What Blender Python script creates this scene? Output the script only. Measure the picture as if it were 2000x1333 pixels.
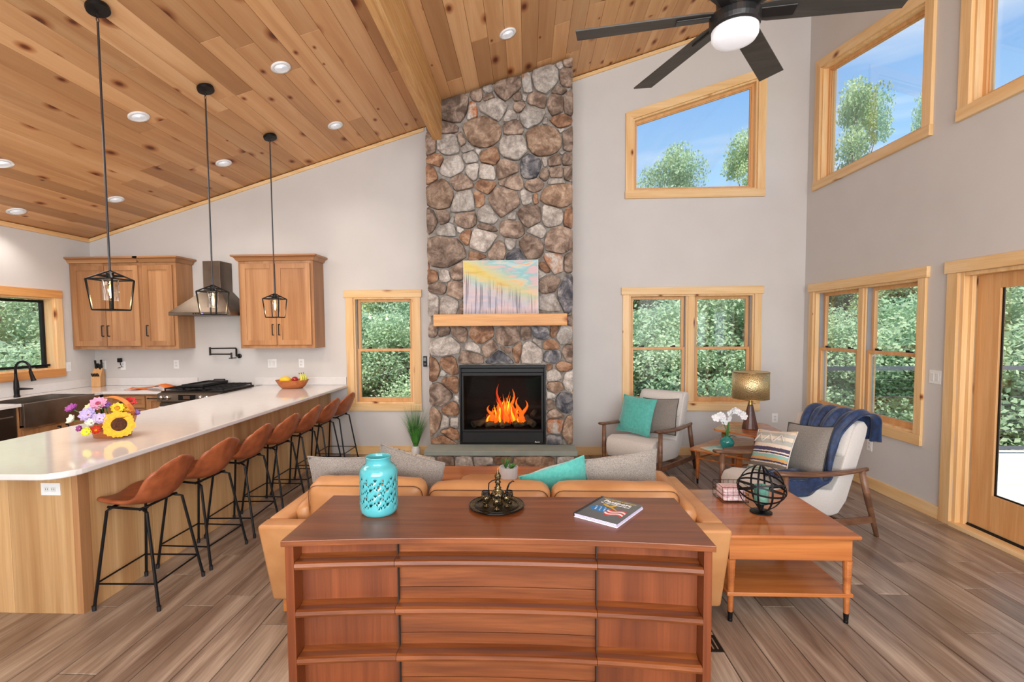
import bpy, math, random
from mathutils import Matrix, Vector, noise as mnoise
from mathutils.geometry import tessellate_polygon
for _o in list(bpy.data.objects): bpy.data.objects.remove(_o)
S = bpy.context.scene; COL = S.collection; rnd = random.Random(7); PI = math.pi
sin, cos = math.sin, math.cos
# ---------------------------------------------------------------- camera
YAW, PITCH, ROLL = .0428, .0508, .0075
fw = Vector((-sin(YAW)*cos(PITCH), cos(YAW)*cos(PITCH), -sin(PITCH)))
r0 = Vector((cos(YAW), sin(YAW), 0)); u0 = r0.cross(fw)
R_ = r0*cos(ROLL)-u0*sin(ROLL); U_ = r0*sin(ROLL)+u0*cos(ROLL)
cd = bpy.data.cameras.new('camera'); cam = bpy.data.objects.new('camera', cd); COL.objects.link(cam)
cd.sensor_fit = 'HORIZONTAL'; cd.sensor_width = 36; cd.lens = 948.6/2000*36
cd.shift_x = .00575; cd.shift_y = .0122; cd.clip_start = .05; cd.clip_end = 500
cam.matrix_world = Matrix(((R_.x, U_.x, -fw.x, 0), (R_.y, U_.y, -fw.y, 0), (R_.z, U_.z, -fw.z, 1.63), (0, 0, 0, 1)))
S.camera = cam
# ---------------------------------------------------------------- exposure
S.view_settings.view_transform = 'Standard'; S.view_settings.look = 'None'
S.view_settings.exposure = 0.0; S.view_settings.gamma = 1; S.view_settings.use_curve_mapping = False
# ---------------------------------------------------------------- sky
def L(r, g=None, b=None):
    if g is None: r, g, b = r
    f = lambda c: (c/255)/12.92 if c/255 <= .04045 else ((c/255+.055)/1.055)**2.4
    return (f(r), f(g), f(b), 1)
W = bpy.data.worlds.new('sky'); S.world = W; W.use_nodes = True; nt = W.node_tree; nt.nodes.clear()
def nd(nt, t, **k):
    n = nt.nodes.new(t)
    for a, v in k.items():
        if a in n.inputs.keys(): n.inputs[a].default_value = v
        else: setattr(n, a, v)
    return n
tc = nd(nt, 'ShaderNodeTexCoord'); sp = nd(nt, 'ShaderNodeSeparateXYZ'); nt.links.new(tc.outputs['Generated'], sp.inputs[0])
cr = nd(nt, 'ShaderNodeValToRGB'); nt.links.new(sp.outputs['Z'], cr.inputs[0])
el = cr.color_ramp.elements; el[0].position = 0; el[0].color = L(205, 232, 250); el[1].position = .75; el[1].color = L(88, 148, 226)
e = el.new(.22); e.color = L(176, 216, 249); e = el.new(.42); e.color = L(130, 182, 242)
mp = nd(nt, 'ShaderNodeMapping'); mp.inputs['Scale'].default_value = (1.2, 1.2, 6); nt.links.new(tc.outputs['Generated'], mp.inputs[0])
nz = nd(nt, 'ShaderNodeTexNoise'); nz.inputs['Scale'].default_value = 2.4; nz.inputs['Detail'].default_value = 7; nz.inputs['Distortion'].default_value = .6
nt.links.new(mp.outputs[0], nz.inputs[0])
c2 = nd(nt, 'ShaderNodeValToRGB'); nt.links.new(nz.outputs[0], c2.inputs[0])
c2.color_ramp.elements[0].position = .5; c2.color_ramp.elements[1].position = .78; c2.color_ramp.elements[1].color = (.65, .65, .65, 1)
mx = nd(nt, 'ShaderNodeMixRGB'); nt.links.new(c2.outputs[0], mx.inputs[0]); nt.links.new(cr.outputs[0], mx.inputs[1]); mx.inputs[2].default_value = (.92, .96, 1, 1)
bg = nd(nt, 'ShaderNodeBackground'); nt.links.new(mx.outputs[0], bg.inputs[0]); bg.inputs[1].default_value = 1.2
ow = nd(nt, 'ShaderNodeOutputWorld'); nt.links.new(bg.outputs[0], ow.inputs[0])
# ---------------------------------------------------------------- sun and large lights
def light(name, typ, loc, target, energy, size=None, col=(1, 1, 1)):
    d = bpy.data.lights.new(name, typ); d.energy = energy; d.color = col
    if typ == 'AREA': d.shape = 'RECTANGLE'; d.size, d.size_y = size
    if typ == 'SUN': d.angle = .02
    o = bpy.data.objects.new(name, d); COL.objects.link(o); o.location = loc
    o.rotation_euler = (Vector(target)-Vector(loc)).to_track_quat('-Z', 'Y').to_euler(); return o
light('sun', 'SUN', (-1.2, -9, 16), (0, 0, 0), 8.0, col=(1, .95, .86))
light('window_light_behind', 'AREA', (0.2, -2.6, 2.3), (0.2, 4, 1.6), 290, (6.0, 2.8), (.94, .98, 1))  # added soft fill behind the camera; the wall there has no window
light('bounce_light', 'AREA', (-.6, -1.2, 1.4), (-.3, 2.5, 5), 175, (3.4, 1.6), (.93, .97, 1))  # added upward fill that brightens the ceiling, no fixture in the room
light('high_window_light', 'AREA', (2.2, -1.8, 3.6), (2.6, 6, 2.2), 75, (2.0, 2.4), (.92, .97, 1))  # added fill to brighten the right-hand walls, not an actual window
light('kitchen_light', 'AREA', (-3.9, 3.3, 3.1), (-3.9, 3.5, 0), 60, (1.6, 2.4), (1, .96, .92))  # fill panel that brightens the kitchen, belongs to no fixture
# ---------------------------------------------------------------- helpers
WM = {}
class MB:
    def __init__(s): s.v = []; s.f = []
    def add(s, v, f):
        n = len(s.v); s.v += [tuple(p) for p in v]; s.f += [tuple(i+n for i in q) for q in f]; return s
    def box(s, x0, x1, y0, y1, z0, z1, M=None):
        if x0 > x1: x0, x1 = x1, x0
        if y0 > y1: y0, y1 = y1, y0
        if z0 > z1: z0, z1 = z1, z0
        v = [Vector(p) for p in ((x0,y0,z0),(x1,y0,z0),(x1,y1,z0),(x0,y1,z0),(x0,y0,z1),(x1,y0,z1),(x1,y1,z1),(x0,y1,z1))]
        if M: v = [M @ p for p in v]
        return s.add(v, [(0,3,2,1),(4,5,6,7),(0,1,5,4),(1,2,6,5),(2,3,7,6),(3,0,4,7)])
    def prism(s, poly, a, b, ax='z', M=None):
        a_ = sum(poly[i][0]*poly[(i+1)%len(poly)][1]-poly[(i+1)%len(poly)][0]*poly[i][1] for i in range(len(poly)))
        if a_ < 0: poly = poly[::-1]
        f = {'z': lambda p, h: (p[0], p[1], h), 'y': lambda p, h: (p[0], -h, p[1]), 'x': lambda p, h: (h, p[0], p[1])}[ax]
        if ax == 'y': a, b = -b, -a
        if a > b: a, b = b, a
        n = len(poly); v = [Vector(f(p, a)) for p in poly]+[Vector(f(p, b)) for p in poly]
        if M: v = [M @ p for p in v]
        return s.add(v, [tuple(range(n))[::-1], tuple(range(n, 2*n))]+[(i, (i+1) % n, n+(i+1) % n, n+i) for i in range(n)])
    def tube(s, pts, r, n=8, closed=False):
        pts = [Vector(p) for p in pts]; m = len(pts); rs = r if isinstance(r, (list, tuple)) else [r]*m
        base = len(s.v); nrm = None; rings = []
        for i, p in enumerate(pts):
            a = pts[(i-1) % m] if (closed or i) else p; b = pts[(i+1) % m] if (closed or i < m-1) else p
            t = (b-a).normalized()
            if nrm is None: nrm = t.orthogonal().normalized()
            else: nrm = (nrm-t*nrm.dot(t)).normalized()
            bn = t.cross(nrm)
            rings.append([p+(nrm*cos(k*2*PI/n)+bn*sin(k*2*PI/n))*rs[i] for k in range(n)])
        v = [q for g in rings for q in g]; f = []
        for i in range(m if closed else m-1):
            j = (i+1) % m
            f += [(i*n+k, i*n+(k+1) % n, j*n+(k+1) % n, j*n+k) for k in range(n)]
        if not closed: f += [tuple(range(n))[::-1], tuple((m-1)*n+k for k in range(n))]
        return s.add(v, f)
    def lathe(s, prof, c=(0, 0, 0), n=24, M=None, sx=1, sy=1):
        v = []; f = []; m = len(prof)
        for r, z in prof:
            for k in range(n): v.append(Vector((c[0]+r*sx*cos(k*2*PI/n), c[1]+r*sy*sin(k*2*PI/n), c[2]+z)))
        for i in range(m-1): f += [(i*n+k, i*n+(k+1) % n, (i+1)*n+(k+1) % n, (i+1)*n+k) for k in range(n)]
        if prof[0][0] > 1e-5: f.append(tuple(range(n))[::-1])
        if prof[-1][0] > 1e-5: f.append(tuple((m-1)*n+k for k in range(n)))
        if M: v = [M @ p for p in v]
        return s.add(v, f)
    def ball(s, c, r, n=12, M=None):
        if not isinstance(r, (tuple, list)): r = (r, r, r)
        pr = [(max(1e-6, sin(PI*i/n)), -cos(PI*i/n)) for i in range(n+1)]
        T = Matrix.Translation(c) @ Matrix.Diagonal((r[0], r[1], r[2], 1))
        return s.lathe(pr, (0, 0, 0), n+4, (M @ T) if M else T)
    def rbox(s, c, h, r, bulge=0, n=7, M=None, wr=0, seed=0):
        # rounded, slightly bulging cushion box
        idx = {}; v = []; f = []
        def P(i, j, k):
            key = (i, j, k)
            if key not in idx:
                p = []
                for a, hh in zip((i, j, k), h):
                    t = 2*a/n-1; t = math.copysign(abs(t)**.7, t); p.append(t*hh)
                q = [max(-(hh-r), min(hh-r, a)) for a, hh in zip(p, h)]
                d = Vector(p)-Vector(q)
                if d.length > 1e-9: d = d.normalized()*r
                u = [a/hh for a, hh in zip(p, h)]
                o = Vector(q)+d
                for ax in range(3):
                    w = 1
                    for b in range(3):
                        if b != ax: w *= max(0, 1-abs(u[b])**2.5)
                    o[ax] += u[ax]*w*(bulge if not isinstance(bulge, tuple) else bulge[ax])
                if wr:
                    nn = mnoise.noise_vector(Vector((o.x*9+seed, o.y*9, o.z*9)))
                    o += nn*wr
                idx[key] = len(v); v.append(Vector(c)+o)
            return idx[key]
        for a in range(n):
            for b in range(n):
                f += [(P(a,b,0),P(a,b+1,0),P(a+1,b+1,0),P(a+1,b,0)), (P(a,b,n),P(a+1,b,n),P(a+1,b+1,n),P(a,b+1,n)),
                      (P(a,0,b),P(a+1,0,b),P(a+1,0,b+1),P(a,0,b+1)), (P(a,n,b),P(a,n,b+1),P(a+1,n,b+1),P(a+1,n,b)),
                      (P(0,a,b),P(0,a,b+1),P(0,a+1,b+1),P(0,a+1,b)), (P(n,a,b),P(n,a+1,b),P(n,a+1,b+1),P(n,a,b+1))]
        if M: v = [M @ p for p in v]
        return s.add(v, f)
    def build(s, name, mat, parent=None, local=False, bevel=0, seg=2, smooth=False, sub=0, solid=0, kind=None, label=None):
        me = bpy.data.meshes.new(name); vv = s.v
        if parent is not None and not local:
            Mi = WM[parent.name].inverted(); vv = [Mi @ Vector(p) for p in vv]
        me.from_pydata([tuple(p) for p in vv], [], s.f); me.materials.append(mat)
        if smooth: me.polygons.foreach_set('use_smooth', [True]*len(me.polygons))
        o = bpy.data.objects.new(name, me); COL.objects.link(o)
        if parent is not None: o.parent = parent
        WM[o.name] = WM[parent.name].copy() if parent is not None else Matrix()
        if solid: m = o.modifiers.new('solid', 'SOLIDIFY'); m.thickness = solid; m.offset = 0
        if bevel:
            m = o.modifiers.new('bevel', 'BEVEL'); m.width = bevel; m.segments = seg; m.limit_method = 'ANGLE'; m.angle_limit = .6
            if smooth: pass
        if sub: m = o.modifiers.new('sub', 'SUBSURF'); m.levels = sub; m.render_levels = sub
        if kind: o['kind'] = kind
        if label: o['label'] = label
        return o
def box(x0, x1, y0, y1, z0, z1, M=None): return MB().box(x0, x1, y0, y1, z0, z1, M)
def thing(name, label, cat, loc=(0, 0, 0), rz=0, group=None):
    o = bpy.data.objects.new(name, None); COL.objects.link(o); o.empty_display_size = .1
    o.location = loc; o.rotation_euler = (0, 0, rz); WM[o.name] = Matrix.Translation(loc) @ Matrix.Rotation(rz, 4, 'Z')
    o['label'] = label; o['category'] = cat
    if group: o['group'] = group
    return o
def tag(o, label, cat, group=None):
    o['label'] = label; o['category'] = cat
    if group: o['group'] = group
    return o
def struct(o): o['kind'] = 'structure'; return o
def empty_struct(name, loc=(0, 0, 0)):
    o = bpy.data.objects.new(name, None); COL.objects.link(o); o.location = loc; WM[o.name] = Matrix.Translation(loc); o['kind'] = 'structure'; return o
def dup(root, loc, rz=None, label=None):
    def cp(o, par):
        c = o.copy(); COL.objects.link(c); c.parent = par
        for ch in o.children: cp(ch, c)
        return c
    r = cp(root, None); r.location = loc
    if rz is not None: r.rotation_euler = (0, 0, rz)
    if label: r['label'] = label
    WM[r.name] = Matrix.Translation(loc) @ Matrix.Rotation(r.rotation_euler.z, 4, 'Z')
    return r
# ---------------------------------------------------------------- materials
def newmat(name):
    m = bpy.data.materials.new(name); m.use_nodes = True; t = m.node_tree; b = t.nodes['Principled BSDF']; return m, t, b
def coords(t, scale, mode='pos', perobj=True):
    g = nd(t, 'ShaderNodeNewGeometry') if mode == 'pos' else nd(t, 'ShaderNodeTexCoord')
    src = g.outputs['Position'] if mode == 'pos' else g.outputs['Object']
    oi = nd(t, 'ShaderNodeObjectInfo')
    if perobj:
        ml = nd(t, 'ShaderNodeMath', operation='MULTIPLY'); ml.inputs[1].default_value = 61.7; t.links.new(oi.outputs['Random'], ml.inputs[0])
        ad = nd(t, 'ShaderNodeVectorMath', operation='ADD'); t.links.new(src, ad.inputs[0]); t.links.new(ml.outputs[0], ad.inputs[1]); src = ad.outputs[0]
    mp = nd(t, 'ShaderNodeMapping'); mp.inputs['Scale'].default_value = scale; t.links.new(src, mp.inputs[0])
    return mp.outputs[0], oi
def ramp(t, src, stops):
    r = nd(t, 'ShaderNodeValToRGB'); t.links.new(src, r.inputs[0]); el = r.color_ramp.elements
    while len(el) < len(stops): el.new(.5)
    for e, (p, c) in zip(el, stops): e.position = p; e.color = c
    return r.outputs[0]
def mix(t, fac, a, b, mode='MIX'):
    m = nd(t, 'ShaderNodeMixRGB'); m.blend_type = mode
    for i, x in enumerate((fac, a, b)):
        if isinstance(x, (int, float)): m.inputs[i].default_value = x
        elif isinstance(x, (tuple, list)): m.inputs[i].default_value = x
        else: t.links.new(x, m.inputs[i])
    return m.outputs[0]
def tnoise(t, vec, scale, detail=4, dist=0, rough=.5):
    n = nd(t, 'ShaderNodeTexNoise'); t.links.new(vec, n.inputs['Vector']); n.inputs['Scale'].default_value = scale
    n.inputs['Detail'].default_value = detail; n.inputs['Distortion'].default_value = dist; n.inputs['Roughness'].default_value = rough; return n.outputs['Fac']
def bump(t, b, src, strength, dist=.01):
    n = nd(t, 'ShaderNodeBump'); n.inputs['Strength'].default_value = strength; n.inputs['Distance'].default_value = dist
    t.links.new(src, n.inputs['Height']); t.links.new(n.outputs[0], b.inputs['Normal'])
def plain(name, col, rough=.5, metal=0, col2=None, nscale=6, bmp=0, bscale=60, coat=0, mode='pos', emit=None, es=0, detail=4):
    m, t, b = newmat(name); c = L(col); b.inputs['Base Color'].default_value = c
    b.inputs['Roughness'].default_value = rough; b.inputs['Metallic'].default_value = metal
    if coat: b.inputs['Coat Weight'].default_value = coat; b.inputs['Coat Roughness'].default_value = .12
    v, oi = coords(t, (1, 1, 1), mode)
    n = tnoise(t, v, nscale, detail)
    c2 = L(col2) if col2 else tuple(x*.9 for x in c[:3])+(1,)
    t.links.new(ramp(t, n, [(.35, c2), (.65, c)]), b.inputs['Base Color'])
    if bmp: bump(t, b, tnoise(t, v, bscale, 3), bmp, .004)
    if emit: b.inputs['Emission Color'].default_value = L(emit); b.inputs['Emission Strength'].default_value = es
    return m
def wood(name, dark, midc, light, ax='x', sc=9, rough=.45, var=.25, knots=0, coat=0, along=.07, grain=.25, bmp=.05, rings=0):
    m, t, b = newmat(name); b.inputs['Roughness'].default_value = rough
    if coat: b.inputs['Coat Weight'].default_value = coat; b.inputs['Coat Roughness'].default_value = .15
    s = [1, 1, 1]; s['xyz'.index(ax)] = along
    v, oi = coords(t, tuple(s))
    n = tnoise(t, v, sc, 5, 1.2, .55)
    c = ramp(t, n, [(.3, L(dark)), (.5, L(midc)), (.7, L(light))])
    if rings:
        w = nd(t, 'ShaderNodeTexWave'); w.wave_type = 'RINGS'; w.rings_direction = ax.upper(); t.links.new(v, w.inputs['Vector'])
        w.inputs['Scale'].default_value = sc*.6; w.inputs['Distortion'].default_value = 7; w.inputs['Detail'].default_value = 2; w.inputs['Detail Scale'].default_value = 1.2
        c = mix(t, rings, c, mix(t, 1, c, ramp(t, w.outputs['Fac'], [(0, (.62, .55, .5, 1)), (.6, (1, 1, 1, 1))]), 'MULTIPLY'))
    s2 = [1, 1, 1]; s2['xyz'.index(ax)] = .025
    v2, _ = coords(t, tuple(s2))
    g = tnoise(t, v2, sc*14, 3, 0, .6)
    c = mix(t, grain, c, mix(t, 1, c, ramp(t, g, [(.38, (.58, .53, .49, 1)), (.58, (1.08, 1.08, 1.08, 1))]), 'MULTIPLY'))
    tint = ramp(t, oi.outputs['Random'], [(0, (1-var, 1-var*1.1, 1-var*1.25, 1)), (.5, (1, 1, 1, 1)), (1, (1+var*.35, 1+var*.35, 1+var*.3, 1))])
    c = mix(t, 1, c, tint, 'MULTIPLY')
    if knots:
        s3 = [1, 1, 1]; s3['xyz'.index(ax)] = .55
        v3, _ = coords(t, tuple(s3)); sx3 = nd(t, 'ShaderNodeSeparateXYZ'); t.links.new(v3, sx3.inputs[0]); cx3 = nd(t, 'ShaderNodeCombineXYZ')
        if name == 'pine_ceiling': t.links.new(sx3.outputs[0], cx3.inputs[0]); t.links.new(sx3.outputs[1], cx3.inputs[1])
        else:
            a3 = nd(t, 'ShaderNodeMath', operation='ADD'); t.links.new(sx3.outputs[0], a3.inputs[0]); t.links.new(sx3.outputs[1], a3.inputs[1]); t.links.new(a3.outputs[0], cx3.inputs[0]); t.links.new(sx3.outputs[2], cx3.inputs[1])
        vo = nd(t, 'ShaderNodeTexVoronoi'); vo.voronoi_dimensions = '2D'; t.links.new(cx3.outputs[0], vo.inputs['Vector']); vo.inputs['Scale'].default_value = knots; vo.inputs['Randomness'].default_value = 1
        sr = nd(t, 'ShaderNodeSeparateColor'); t.links.new(vo.outputs['Color'], sr.inputs[0])
        md = nd(t, 'ShaderNodeMath', operation='MULTIPLY_ADD'); t.links.new(sr.outputs[0], md.inputs[0]); md.inputs[1].default_value = .9; md.inputs[2].default_value = .25
        dv = nd(t, 'ShaderNodeMath', operation='DIVIDE'); t.links.new(vo.outputs['Distance'], dv.inputs[0]); t.links.new(md.outputs[0], dv.inputs[1])
        kk = ramp(t, dv.outputs[0], [(0, (.13, .06, .03, 1)), (.06, (.28, .12, .06, 1)), (.10, (.62, .42, .28, 1)), (.2, (1, 1, 1, 1))])
        gate = nd(t, 'ShaderNodeMath', operation='GREATER_THAN'); t.links.new(sr.outputs[1], gate.inputs[0]); gate.inputs[1].default_value = .3 if name == 'pine_ceiling' else .72
        c = mix(t, 1, c, mix(t, gate.outputs[0], (1, 1, 1, 1), kk), 'MULTIPLY')
    t.links.new(c, b.inputs['Base Color'])
    if bmp: bump(t, b, g, bmp, .002)
    return m
def fabric(name, c1, c2, sc=90, rough=.95, sheen=.25, bmp=.4, mode='obj', big=None):
    m, t, b = newmat(name); b.inputs['Roughness'].default_value = rough; b.inputs['Sheen Weight'].default_value = sheen
    v, oi = coords(t, (1, 1, 1), mode)
    n = tnoise(t, v, sc, 2, 0, .7); c = ramp(t, n, [(.35, L(c1)), (.65, L(c2))])
    if big: c = mix(t, .5, c, mix(t, 1, c, ramp(t, tnoise(t, v, big, 3), [(.3, (.7, .7, .7, 1)), (.7, (1.1, 1.1, 1.1, 1))]), 'MULTIPLY'))
    t.links.new(c, b.inputs['Base Color']); bump(t, b, n, bmp, .003); return m
def emis(name, col, st):
    m, t, b = newmat(name); b.inputs['Base Color'].default_value = L(col); b.inputs['Emission Color'].default_value = L(col); b.inputs['Emission Strength'].default_value = st; return m
def glassmat(name, tint=(1, 1, 1), fres=1.25, rough=.01):
    m = bpy.data.materials.new(name); m.use_nodes = True; t = m.node_tree; t.nodes.clear()
    tr = nd(t, 'ShaderNodeBsdfTransparent'); tr.inputs[0].default_value = tint+(1,)
    gl = nd(t, 'ShaderNodeBsdfGlossy'); gl.inputs['Roughness'].default_value = rough
    lw = nd(t, 'ShaderNodeLayerWeight'); pw_ = nd(t, 'ShaderNodeMath', operation='POWER'); t.links.new(lw.outputs['Facing'], pw_.inputs[0]); pw_.inputs[1].default_value = 4
    fr = nd(t, 'ShaderNodeMath', operation='MULTIPLY_ADD'); t.links.new(pw_.outputs[0], fr.inputs[0]); fr.inputs[1].default_value = .7; fr.inputs[2].default_value = (fres-1)*.3
    mx = nd(t, 'ShaderNodeMixShader'); t.links.new(fr.outputs[0], mx.inputs[0]); t.links.new(tr.outputs[0], mx.inputs[1]); t.links.new(gl.outputs[0], mx.inputs[2])
    o = nd(t, 'ShaderNodeOutputMaterial'); t.links.new(mx.outputs[0], o.inputs[0]); return m
M = {}
M['wall'] = plain('wall_paint', (205, 201, 198), .85, col2=(201, 197, 194), nscale=2, bmp=.04, bscale=150)
M['ceil'] = wood('pine_ceiling', (188, 136, 90), (204, 154, 106), (218, 174, 128), 'y', 4.5, .5, .28, knots=3.6, grain=.10, along=.06)
M['pine_y'] = wood('pine_trim_y', (214, 160, 100), (226, 178, 120), (236, 196, 146), 'y', 8, .45, .08, grain=.15)
M['pine_x'] = wood('pine_trim_x', (222, 176, 118), (232, 194, 140), (240, 208, 162), 'x', 8, .45, .08, knots=4, grain=.15)
M['pine_ry'] = wood('pine_trim_ry', (222, 176, 118), (232, 194, 140), (240, 208, 162), 'y', 8, .45, .08, knots=4, grain=.15)
M['pine_z'] = wood('pine_trim_z', (222, 174, 116), (232, 192, 138), (240, 206, 160), 'z', 8, .45, .08, knots=4.2, grain=.15)
M['sash'] = wood('sash_wood', (204, 148, 92), (216, 162, 106), (226, 176, 122), 'z', 9, .45, .08, grain=.15)
M['beam'] = wood('beam_wood', (190, 136, 78), (210, 160, 100), (224, 180, 124), 'y', 12, .5, .05, grain=.4, rings=.25)
M['floor'] = wood('floor_plank', (114, 92, 78), (148, 128, 112), (184, 166, 149), 'y', 6.5, .3, .32, grain=.5, along=.11, rings=.15, bmp=.1)
M['gap'] = plain('joint_dark', (52, 40, 32), .9)
M['cab'] = wood('hickory_z', (148, 100, 62), (168, 120, 79), (188, 142, 100), 'z', 5, .4, .14, grain=.2, along=.05)
M['cabx'] = wood('hickory_x', (148, 100, 62), (168, 120, 79), (188, 142, 100), 'x', 5, .4, .1, grain=.2, along=.05)
M['isl'] = wood('island_panel', (188, 142, 94), (210, 168, 118), (226, 188, 140), 'z', 6, .45, .2, grain=.2, along=.04)
M['quartz'] = plain('white_quartz', (217, 213, 211), .08, col2=(214, 210, 208), nscale=20, coat=.3)
M['steel'] = plain('brushed_steel', (128, 116, 104), .42, 1, col2=(108, 96, 86), nscale=3)
M['sinks'] = plain('sink_steel', (168, 160, 152), .34, 1, col2=(140, 132, 124), nscale=4)
M['steel_d'] = plain('dark_steel', (110, 102, 96), .35, 1)
M['blk'] = plain('black_metal', (28, 28, 29), .45, .6)
M['iron'] = plain('cast_iron', (34, 34, 36), .6, .3)
M['bronze'] = plain('oiled_bronze', (36, 34, 34), .35, .7)
M['chrome'] = plain('chrome', (215, 215, 215), .15, 1)
M['white'] = plain('white_plastic', (236, 236, 236), .4)
M['glass'] = glassmat('window_glass', (.97, .985, .98), 1.22)
M['cglass'] = glassmat('clear_glass', (.98, .98, .97), 1.25)
M['fglass'] = glassmat('smoked_glass', (.78, .78, .78), 1.06)
M['stool'] = plain('cognac_leather', (168, 92, 54), .42, col2=(136, 70, 40), nscale=14, bmp=.25, bscale=90, mode='obj')
M['sofa'] = plain('tan_leather', (198, 144, 94), .42, col2=(182, 126, 78), nscale=5, bmp=.3, bscale=22)
M['dress'] = wood('walnut_x', (98, 49, 22), (124, 66, 31), (148, 84, 42), 'x', 9, .36, .08, grain=.35, coat=.15, along=.08, rings=.35)
M['dressz'] = wood('walnut_z', (98, 46, 20), (120, 60, 28), (138, 72, 36), 'z', 7, .4, .08, grain=.3, along=.06)
M['teak'] = wood('teak_x', (156, 88, 42), (180, 106, 54), (200, 126, 68), 'x', 8, .25, .08, grain=.25, coat=.4, along=.08, rings=.2)
M['walnut'] = wood('walnut_frame', (92, 62, 44), (116, 80, 58), (138, 100, 74), 'x', 14, .4, .1, grain=.3)
M['linen'] = fabric('light_linen', (196, 190, 184), (212, 207, 202), 160, bmp=.25)
M['tealv'] = fabric('teal_velvet', (66, 160, 150), (82, 174, 164), 40, .7, .6, .1)
M['greyv'] = fabric('grey_pillow', (112, 106, 100), (140, 133, 126), 200, .9, .3, .3)
M['greyt'] = fabric('grey_tweed', (120, 112, 106), (164, 155, 146), 200, .95, .2, .6)
M['navy'] = fabric('navy_plush', (12, 32, 66), (26, 56, 100), 24, .6, .25, .2, big=9)
M['pipe'] = plain('dark_piping', (60, 58, 56), .8)
M['brass'] = plain('antique_brass', (186, 156, 98), .32, .95, col2=(140, 112, 62), nscale=9)
M['ebony'] = plain('lamp_wood', (104, 60, 44), .35, col2=(66, 38, 30), nscale=12, coat=.15)
M['teal'] = plain('teal_ceramic', (82, 172, 180), .12, col2=(74, 164, 172), nscale=5, coat=.6)
M['teald'] = plain('teal_glass', (40, 150, 146), .1, col2=(30, 128, 124), coat=.6)
M['leaf'] = plain('green_leaf', (70, 130, 50), .5, col2=(40, 96, 34), nscale=30)
M['slate'] = plain('slate', (150, 158, 150), .7, col2=(136, 146, 140), nscale=4, bmp=.2, bscale=40)
M['mortar'] = plain('mortar', (158, 151, 144), .95, col2=(128, 118, 108), nscale=20, bmp=.6, bscale=60)
def stonemat(k, c1, c2, c3):
    m, t, b = newmat('stone_'+k); b.inputs['Roughness'].default_value = .85
    v, oi = coords(t, (1, 1, 1))
    n = tnoise(t, v, 7, 6, .8, .6); c = ramp(t, n, [(.38, L(c1)), (.5, L(c2)), (.62, L(c3))])
    c = mix(t, .55, c, mix(t, 1, c, ramp(t, tnoise(t, v, 38, 5, 0, .7), [(.38, (.55, .52, .5, 1)), (.6, (1.15, 1.15, 1.15, 1))]), 'MULTIPLY'))
    c = mix(t, 1, c, ramp(t, oi.outputs['Random'], [(0, (.78, .78, .78, 1)), (1, (1.15, 1.12, 1.1, 1))]), 'MULTIPLY')
    t.links.new(c, b.inputs['Base Color']); bump(t, b, tnoise(t, v, 22, 5, 0, .65), .7, .02); return m
M['s_b'] = stonemat('brown', (104, 86, 74), (144, 124, 110), (178, 158, 142))
M['s_g'] = stonemat('grey', (150, 142, 136), (182, 174, 166), (206, 200, 194))
M['s_t'] = stonemat('tan', (118, 94, 76), (152, 126, 106), (184, 160, 138))
M['s_r'] = stonemat('rust', (112, 84, 68), (152, 112, 84), (182, 150, 124))
M['s_d'] = stonemat('slateblue', (66, 66, 74), (110, 110, 116), (168, 164, 162))
M['s_m'] = stonemat('striped', (172, 100, 56), (188, 160, 140), (200, 194, 188))
# ---------------------------------------------------------------- room shell
XL, XR, YB, YF = -5.742, 3.454, 6.217, -3.2
def cz(x): return 2.85+.297*(x-XL)
T = .16
def wall_poly(name, outer, holes, mapf, mat):
    # flat wall of thickness T with real openings; mapf(u, v, w): w=0 room face, w=T outside
    loops = [outer]+holes; pts = [p for l in loops for p in l]
    tris = tessellate_polygon([[Vector((p[0], p[1], 0)) for p in l] for l in loops])
    n = len(pts); v = [mapf(p[0], p[1], 0) for p in pts]+[mapf(p[0], p[1], T) for p in pts]
    f = [tuple(t) for t in tris]+[tuple(i+n for i in t[::-1]) for t in tris]
    k = 0
    for l in loops:
        m = len(l); f += [(k+i, k+(i+1) % m, n+k+(i+1) % m, n+k+i) for i in range(m)]; k += m
    b = MB(); b.v = v; b.f = f
    o = b.build(name, mat); import bmesh
    bm = bmesh.new(); bm.from_mesh(o.data); bmesh.ops.recalc_face_normals(bm, faces=bm.faces); bm.to_mesh(o.data); bm.free()
    return struct(o)
FB = lambda u, v, w: (u, YB+w, v)
FR = lambda u, v, w: (XR+w, u, v)
FL = lambda u, v, w: (XL-w, u, v)
rect = lambda a, b, c, d: [(a, c), (b, c), (b, d), (a, d)]
# openings (inside edge of casing)
W1 = (-2.24, -1.46, .67, 2.045); W2 = (1.295, 2.84, .67, 2.045)
W5 = (4.44, 6.0, .67, 2.045)
UPB = [(1.33, 3.33), (2.84, 3.33), (2.84, 4.66), (1.33, 4.21)]
UPR = [(4.46, 3.34), (5.96, 3.34), (5.96, 4.64), (4.46, 4.41)]
UPR2 = [(2.45, 3.34), (4.01, 3.34), (4.01, 4.86), (2.45, 4.63)]
LW = (4.35, 5.68, 1.18, 2.045)
DR = (2.2, 4.04, .0, 2.05)
wall_poly('wall_back', [(XL-T, 0), (XR+T, 0), (XR+T, cz(XR+T)), (XL-T, cz(XL-T))], [rect(*W1), rect(*W2), UPB], FB, M['wall'])
wall_poly('wall_right', [(YF, 0), (DR[0], 0), (DR[0], DR[3]), (DR[1], DR[3]), (DR[1], 0), (YB, 0), (YB, cz(XR)), (YF, cz(XR))], [rect(*W5), UPR, UPR2], FR, M['wall'])
wall_poly('wall_left', [(YF, 0), (YB, 0), (YB, cz(XL)), (YF, cz(XL))], [rect(*LW)], FL, M['wall'])
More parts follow.
